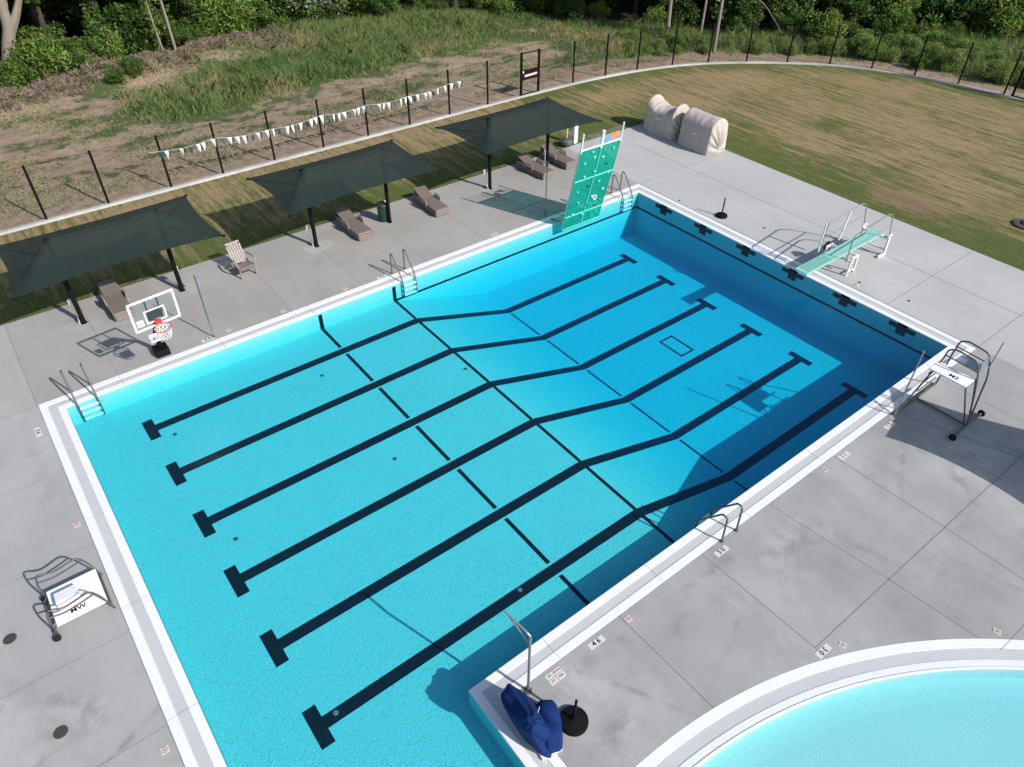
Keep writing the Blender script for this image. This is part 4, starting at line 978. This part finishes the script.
# ------------------------------------------------------------------ vegetation
def leaves(n,cen,rad,size,rngl,shape='ellipsoid',mats=LEAF,wts=(.3,.4,.22,.08),clumps=14,flat=.5,aspect=.55):
    """leaf clumps inside an ellipsoid volume -> verts, faces, mat idx"""
    cen=np.array(cen,float); rad=np.array(rad,float)
    cc=rngl.normal(size=(clumps,3)); cc/=np.linalg.norm(cc,axis=1)[:,None]; cc*= (rngl.random((clumps,1))**.45); cr=.28+.30*rngl.random(clumps)
    k=rngl.integers(0,clumps,n); d=rngl.normal(size=(n,3)); d/=np.linalg.norm(d,axis=1)[:,None]; p=cc[k]+d*(cr[k]*rngl.random(n)**.4)[:,None]
    p=p*rad*.86+cen
    nrm=rngl.normal(size=(n,3)); nrm[:,2]+=flat*2; nrm/=np.linalg.norm(nrm,axis=1)[:,None]
    u=np.cross(nrm,rngl.normal(size=(n,3))); u/=np.linalg.norm(u,axis=1)[:,None]; w=np.cross(nrm,u)
    s=size*(.6+.8*rngl.random(n))[:,None]
    V=np.stack([p-u*s,p-w*s*aspect,p+u*s,p+w*s*aspect],1).reshape(-1,3); F=np.arange(4*n).reshape(n,4)
    cw=np.array(wts)/sum(wts); clm=rngl.choice(len(wts),clumps,p=cw); mi=np.where(rngl.random(n)<.55,clm[k],rngl.choice(len(wts),n,p=cw))
    return V,F,mi
def mesh_from(parts,mats,name):
    V=[];F=[];Mi=[];o=0
    for v,f,mi in parts: V.append(v);F.append(f+o);Mi.append(mi);o+=len(v)
    me=bpy.data.meshes.new(name); mesh_np(me,np.concatenate(V),np.concatenate(F),np.concatenate(Mi),mats); return me
def add_ob(name,me,parent=None,loc=(0,0,0),rz=0,sc=(1,1,1)):
    o=bpy.data.objects.new(name,me); COL.objects.link(o); o.parent=parent; o.location=loc; o.rotation_euler=(0,0,rz); o.scale=sc; return o
def gz(x,y): return float(hgt(x,y)[0])
# shrub prototypes: foliage + stems
shr=[]
for i,wts in enumerate([(.2,.45,.3,.05),(.35,.45,.18,.02),(.1,.35,.4,.15),(.55,.35,.1,0)]):
    me=mesh_from([leaves(5200,(0,0,1.15),(1.5,1.4,1.25),.085,rng,wts=wts,clumps=26)],LEAF,'foliage')
    m=MB()
    for k in range(9):
        a=random.random()*6.28; r=random.uniform(.5,1.1); m.tube([(0,0,-.1),(r*.4*math.cos(a),r*.4*math.sin(a),.7),(r*math.cos(a),r*math.sin(a),random.uniform(1.2,2))],[.035,.022,.008],5)
    so=m.build('stems',M['bark']); shr.append((me,so.data)); bpy.data.objects.remove(so)
me=mesh_from([leaves(4200,(0,0,1.1),(1.6,1.5,1.2),.07,rng,wts=(0,.15,.5,.35),clumps=30)],LEAF[:3]+[leafmat('weed_pale',(.30,.36,.14),.45)],'foliage'); shr.append((me,shr[0][1]))
fme=mesh_from([leaves(4200,(0,0,1.2),(1.5,1.4,1.2),.085,rng,wts=(.35,.45,.2,0),clumps=22),
    (lambda v:(v[0],v[1],v[2]*0+4))(leaves(1500,(0,0,1.45),(1.5,1.4,1.1),.05,rng,wts=(1,),clumps=22))],LEAF+[FLOWER],'foliage')
def shrub(x,y,s,kind,label,group,sz=1):
    me_,st_=shr[kind] if kind!=9 else (fme,shr[0][1])
    t=thing('shrub',label,'shrub',(x,y,gz(x,y)-.05),random.random()*6.28,group); t.scale=(s,s,s*sz); add_ob('foliage',me_,t); add_ob('stems',st_,t); return t
FLN=[(fl[i],nrm2(fl,i)) for i in range(len(fl))]
def fpt(x0=None,y0=None,dout=0,idx=None):
    p,n=FLN[idx]; return p+n*dout
vis=[i for i,p in enumerate(fl) if (p.x>-3 and p.y>-8)]
# front shrubs at the left mass
SL='bushy green shrub at the edge of the wood'; SG='shrubs along the wood edge'
for x,y,s,k in [(3.2,28.6,.95,0),(4.9,28.8,1.0,0),(6.4,29.0,1.1,2),(8.0,29.1,1.05,0),(9.4,29.7,.95,2),(5.6,30.4,1.25,0),(7.4,30.8,1.3,1),(10.6,31.6,1.3,1),(2.2,27.7,.8,1),(1.2,28.9,1.0,3),(13.9,31.4,1.2,1),(15.6,31.2,1.1,0),(17.2,31.4,1.25,2),(18.4,32.4,1.4,1),(20,31.8,1.2,0),(21.4,32.6,1.4,2),(12.3,32.6,1.3,1),(16.5,33.4,1.6,1),(19.6,34.2,1.7,3),(14.3,29.4,.6,1)]:
    shrub(x+random.uniform(-.3,.3),y+.5,s*random.uniform(.7,1.05),k,SL,SG,random.uniform(.85,1.25))
shrub(8.6,25.9,.42,1,'low bush growing on the earth bank left of the tall grass',None)
shrub(9.6,26.6,.5,1,'second low bush on the earth bank just behind the lowest bush',None)
shrub(24.2,31.8,1.25,9,'shrub covered in pale blossom at the top centre of the field',None)
shrub(22.6,31.9,1.1,9,'pale blossoming shrub left of the largest blossoming shrub',None)
shrub(27.4,32.2,1.0,2,'light green bush right of the blossoming shrubs',None)
for _ in range(70):
    i=random.choice(vis); p,n=FLN[i]
    if p.x<26: continue
    q=p+n*random.uniform(.3,4.5); shrub(q.x,q.y,random.uniform(.35,1.0),random.choice([0,1,2,3,3]),'leafy shrub in the shaded wood margin behind the curved fence','shrubs behind the curved fence')
# big right-hand mass
for x,y,s,k in [(52.2,9.2,1.1,1),(54.2,7.2,1.2,2),(56.4,5.4,1.3,1),(58.2,3.2,1.5,2),(59,.2,1.2,0),(53.0,12.0,1.6,3),(57,8.5,1.7,0),(61,5.0,1.7,2),(49.5,12.6,1.2,3),(60,1.5,1.5,1),(46.7,14.4,1.3,3),(56.0,11.8,1.8,3)]:
    shrub(x,y,s,k,'large leafy shrub behind the right end of the curved fence','large shrubs at the right wood edge',1.15)
rs=random.Random(5)
for _ in range(120):
    i=rs.choice([k for k,p in enumerate(cp) if p.x>36 and p.y>-7]); p=cp[i]; n=nrm2(cp,i); q=p+n*rs.uniform(1.8,6.0)
    if float(sdist(fla,q.x,q.y)[0])>1.0: continue
    shrub(q.x,q.y,rs.uniform(.20,.46)*(1.3 if p.x>45 else .8),4 if rs.random()<.75 else 0,'low light green weed clump just outside the curved fence','weed clumps outside the curved fence',1.0)
# trees
tree_protos=[]
for i in range(4):
    H=random.uniform(11,14); m=MB(); bend=random.uniform(-.5,.5)
    tr=[(0,0,-.3),(bend*.3,.1,H*.25),(bend*.6,.0,H*.5),(bend,.1,H*.8)]; m.tube(smooth_path(tr,4),[.20-.14*k/12 for k in range(13)],8)
    for k in range(7):
        z=H*(.30+.08*k); a=random.random()*6.28; l=random.uniform(1.5,2.6); b0=Vector((bend*z/H,.05,z)); m.tube([b0,b0+Vector((math.cos(a)*l*.5,math.sin(a)*l*.5,l*.25)),b0+Vector((math.cos(a)*l,math.sin(a)*l,l*.6))],[.07,.045,.015],5)
    so=m.build('trunk',M['bark']); tme=so.data; bpy.data.objects.remove(so)
    cme=mesh_from([leaves(5200,(bend*.6,0,H*.68),(3.1,3.0,H*.36),.26,rng,wts=(.4,.4,.17,.03),clumps=26)],LEAF,'crown')
    vme=mesh_from([leaves(900,(0,0,H*.18),(.55,.55,H*.2),.09,rng,wts=(.2,.4,.3,.1),clumps=16)],LEAF,'climbing_vine')
    tree_protos.append((tme,cme,vme))
cnt=0
def tree(x,y,s,label,group,vine=False,pale=False,k=None):
    tme,cme,vme=tree_protos[k if k is not None else random.randrange(4)]
    t=thing('forest_tree',label,'tree',(x,y,gz(x,y)-.1),random.random()*6.28,group); t.scale=(s,s,s); add_ob('trunk',tme,t); add_ob('crown',cme,t)
    if vine: add_ob('climbing_vine',vme,t)
    return t
step=0; used=[]
for row,(dmin,dmax,gap) in enumerate([(3.6,5.2,3.1),(6.5,9,3.1),(11,14,3.8),(16,20,4.5)]):
    acc=0
    for i in range(1,len(fl)):
        acc+=(fl[i]-fl[i-1]).length
        p,n=FLN[i]
        if acc<gap or p.x<-14 or p.y<-24: continue
        acc=random.uniform(-.8,.8); q=p+n*random.uniform(dmin,dmax)
        tree(q.x,q.y,random.uniform(.85,1.15),'dark shaded forest tree standing within the wood','trees of the wood',vine=random.random()<.35)
# distinctive trunks
def slim(name_label,pts,r0,r1,matn,br=(),crown=True):
    p0=Vector(pts[0]); z0=gz(p0.x,p0.y); t=thing('forest_tree',name_label,'tree',(p0.x,p0.y,z0-.05))
    P=smooth_path([Vector(p)-Vector((p0.x,p0.y,0)) for p in pts],5); m=MB(); m.tube(P,[r0+(r1-r0)*k/(len(P)-1) for k in range(len(P))],9)
    for b_ in br: Q=smooth_path([Vector(p)-Vector((p0.x,p0.y,0)) for p in b_[0]],4); m.tube(Q,[b_[1]*(1-.75*k/(len(Q)-1)) for k in range(len(Q))],6)
    m.build('trunk',matn,t,smooth=True)
    if crown:
        e=P[-1]; me_=mesh_from([leaves(2600,(e.x,e.y,e.z),(2.4,2.4,2.6),.22,rng,wts=(.3,.4,.25,.05))],LEAF,'crown'); add_ob('crown',me_,t)
    return t
x,y=3.95,30.5
slim('thick pale forked tree trunk at the top left corner',[(x,y,0),(4.15,y,.5),(4.6,y,1.75),(4.98,y,2.7),(5.06,y,3.6),(5.12,y,4.4),(5.2,y+.3,7),(5.2,y+.5,11)],.40,.18,M['barkpale'],[([(4.9,y,2.4),(5.35,y,3.0),(5.75,y,3.6),(6.15,y,4.4),(6.9,y+.2,6.5),(7.3,y+.4,10)],.27),([(5.0,y,3.3),(5.3,y,3.7),(5.4,y,4.4),(5.4,y,6)],.07)])
slim('slim pale straight trunk at the upper left wood edge, right of the vine one',[(13.0,29.5,0),(12.98,29.6,2),(12.9,29.6,5),(12.9,29.7,9)],.10,.06,M['barkpale'])
a_=slim('slim vine-wrapped trunk at the upper left wood edge',[(12.35,29.7,0),(12.2,29.7,2),(12.1,29.7,5),(12.1,29.8,9)],.08,.05,M['barkpale'])
add_ob('climbing_vine',mesh_from([leaves(900,(-.2,0,2.9),(.45,.4,3.0),.07,rng,wts=(.1,.3,.4,.2),clumps=18)],LEAF,'climbing_vine'),a_)
slim('pale slender leaning trunk with a drooping limb behind the curved fence',[(41.4,11.6,0),(41.5,11.7,2),(41.9,12.0,4),(42.4,12.4,8)],.13,.07,M['barkpale'],[([(41.75,11.9,3.0),(42.6,11.2,3.4),(43.6,10.2,2.9),(44.6,9.0,1.2)],.06),([(41.7,11.9,2.9),(40.6,12.8,3.3),(39.6,13.8,2.9)],.05)])
slim('grey upright trunk behind the curved fence, left of the leaning one',[(40.6,15.0,0),(40.6,15.1,3),(40.7,15.2,8)],.15,.09,M['barkpale'])
slim('thin grey trunk in the shade behind the curved fence, right of the upright one',[(43.0,14.2,0),(43.2,14.3,3),(43.3,14.3,8)],.10,.06,M['barkpale'])
slim('grey trunk half hidden in leaves near the right shrubs',[(50.5,11.0,0),(50.8,11.2,3),(51.4,11.4,7)],.13,.08,M['barkpale'])
slim('dark trunk behind the pale blossoming shrubs',[(33.0,29.0,0),(33.1,29,3),(33.2,29,8)],.22,.14,M['bark'])
# dense wood interior
parts=[]
for i in range(0,len(fl),4):
    p,n=FLN[i]
    if p.x<-12 or p.y<-22: continue
    for _ in range(3):
        q=p+n*random.uniform(5,17); s_=random.uniform(.8,1.7); parts.append(leaves(230,(q.x,q.y,gz(q.x,q.y)+s_*.8),(s_*1.2,s_*1.2,s_),.15,rng,wts=(.6,.35,.05,0),clumps=6))
    q=p+n*19; parts.append(leaves(260,(q.x,q.y,gz(q.x,q.y)+3.5),(2.2,2.2,4),.4,rng,wts=(.8,.2,0,0),clumps=7))
o=add_ob('undergrowth',mesh_from(parts,LEAF,'undergrowth')); tag(o,'dense dark undergrowth filling the wood behind the front trees','undergrowth',kind='stuff')
# grasses
def blades(n,sampler,h,w,wts,name,label):
    x,y,hs=sampler(n); n=len(x); z=hgt(x,y); a=rng.random(n)*2*np.pi; u=np.stack([np.cos(a),np.sin(a),np.zeros(n)],1); hh_=(h*(.5+.8*rng.random(n))*hs)[:,None]
    lean=rng.normal(size=(n,3))*.33; lean[:,2]=0; base=np.stack([x,y,z-.02],1); ww=w*(.6+.8*rng.random(n))[:,None]
    mid=base+np.array([0,0,1.])*hh_*.6+lean*hh_*.4; tip=base+np.array([0,0,1.])*hh_+lean*hh_*1.3
    V=np.stack([base-u*ww*.5,base+u*ww*.5,mid+u*ww*.4,tip,mid-u*ww*.4],1).reshape(-1,3); F=np.arange(5*n).reshape(n,5); mi=rng.choice(4,n,p=np.array(wts)/sum(wts))
    # patchy colour: swap to straw where low-frequency noise says so
    pn=(.6*vnoise(x,y,4.0,7)+.4*vnoise(x,y,1.2,8)-.5)*6; mi=np.where((pn>1.25)&(rng.random(n)<.6),3,mi); mi=np.where((pn<-.9)&(rng.random(n)<.5),0,mi)
    me_=bpy.data.meshes.new(name); mesh_np(me_,V,F,mi,GRASS); o=bpy.data.objects.new(name,me_); COL.objects.link(o); tag(o,label,'grass',kind='stuff'); return o
def vnoise(x,y,sc,seed):
    g_=np.random.default_rng(seed).random((64,64)); u=np.asarray(x)/sc; v=np.asarray(y)/sc; i=np.floor(u).astype(int); j=np.floor(v).astype(int); f=u-i; g2=v-j; f=f*f*(3-2*f); g2=g2*g2*(3-2*g2)
    a=g_[i%64,j%64]; b=g_[(i+1)%64,j%64]; c=g_[i%64,(j+1)%64]; d=g_[(i+1)%64,(j+1)%64]; return (a*(1-f)+b*f)*(1-g2)+(c*(1-f)+d*f)*g2
def s_tall(n):
    x=rng.uniform(-3,58,n*4); y=rng.uniform(-12,31,n*4); g,df=grassiness(x,y); dc=sdist(cpa,x,y)
    pt=np.clip((.5*vnoise(x,y,2.6,1)+.3*vnoise(x,y,1.1,2)+.2*vnoise(x,y,.5,3)-.34)*4.5,0,1)
    pr_=np.clip(g-.3,0,1)*(.25+.75*pt); ok=(rng.random(n*4)<pr_)&(dc>.9)&(df<1.5); x=x[ok][:n]; y=y[ok][:n]; g=g[ok][:n]
    hs=np.where(x<31,.45+.75*np.clip(g,0,1),(.35+.6*np.clip(g,0,1))*np.where(x>40,1.5,1.))*(.8+.4*rng.random(len(x))); return x,y,hs
blades(290000,s_tall,.46,.022,(.25,.42,.25,.08),'tall_grass','tall green grass and weeds beyond the kerb and fence')
def s_low(n):
    x=rng.uniform(-6,52,n*3); y=rng.uniform(-8,29,n*3); dc=sdist(cpa,x,y); df=sdist(fla,x,y)
    cl=(.45*vnoise(x,y,3.1,4)+.35*vnoise(x,y,1.3,5)+.2*vnoise(x,y,.5,6)-.5)*5
    ok=(dc>1.2)&(df<.5)&(cl>-.25)&(rng.random(n*3)<np.clip(cl+.45,0,1)); return x[ok][:n],y[ok][:n],np.ones(min(n,ok.sum()))
blades(90000,s_low,.10,.035,(.35,.35,.15,.15),'short_weeds','low weeds in patches on the bare soil beyond the kerb')
def s_edge(n):
    x=rng.uniform(2,34,n*3); y=rng.uniform(22,32,n*3); df=sdist(fla,x,y); ok=(df>-3.0)&(df<1.2)&(rng.random(n*3)<np.exp(-((df+.6)/1.3)**2)); return x[ok][:n],y[ok][:n],np.ones(min(n,ok.sum()))
blades(16000,s_edge,.3,.025,(.1,.2,.2,.6),'dry_grass','dry straw-coloured grass along the earth bank')
# brush and twigs on the bank
parts=[]
for i in range(len(fl)):
    p,n=FLN[i]
    if 2<p.x<21 and p.y>0:
        q=p-n*random.uniform(-.2,2.2); v,f,mi=leaves(300,(q.x,q.y,gz(q.x,q.y)+.14),(.95,.8,.36),.11,rng,wts=(.3,.4,.3),clumps=7,aspect=.12,flat=.1); parts.append((v,f,mi))
o=add_ob('brush_debris',mesh_from(parts,DRY,'brush_debris')); tag(o,'bank of grey brown cut brush and wood chips below the shrubs','brush',kind='stuff')

# ------------------------------------------------------------------ light, world, camera
w=bpy.data.worlds.new('World'); scene.world=w; w.use_nodes=True; nt=w.node_tree; bg=nt.nodes['Background']; sky=nt.nodes.new('ShaderNodeTexSky'); sky.sky_type='NISHITA'; sky.sun_disc=False
el=math.asin(SUN.z); sky.sun_elevation=el; sky.sun_rotation=math.atan2(SUN.x,SUN.y); nt.links.new(sky.outputs[0],bg.inputs[0]); bg.inputs[1].default_value=.115
sl=bpy.data.lights.new('sun','SUN'); sl.energy=4.2; sl.angle=R(.53); sl.color=(1,.955,.89); so=bpy.data.objects.new('sun',sl); COL.objects.link(so); so.rotation_euler=SUN.to_track_quat('Z','Y').to_euler()
cam=bpy.data.cameras.new('camera'); cam.sensor_width=36; cam.lens=725.996/1024*36; cam.clip_end=600; co=bpy.data.objects.new('camera',cam); COL.objects.link(co); scene.camera=co
az,pi_,ro=R(-37.8385),R(49.7627),R(.3864)
Mx=Matrix.Rotation(az,4,'Z')@Matrix.Rotation(pi_,4,'X')@Matrix.Rotation(ro,4,'Z'); co.matrix_world=Matrix.Translation((.6517,-19.8037,13.9077))@Mx
scene.view_settings.view_transform='Standard'; scene.view_settings.look='None'; scene.view_settings.gamma=1; scene.view_settings.exposure=.40
scene.cycles.transparent_max_bounces=24; scene.cycles.max_bounces=10; scene.cycles.volume_bounces=3; scene.cycles.caustics_reflective=False; scene.cycles.caustics_refractive=False
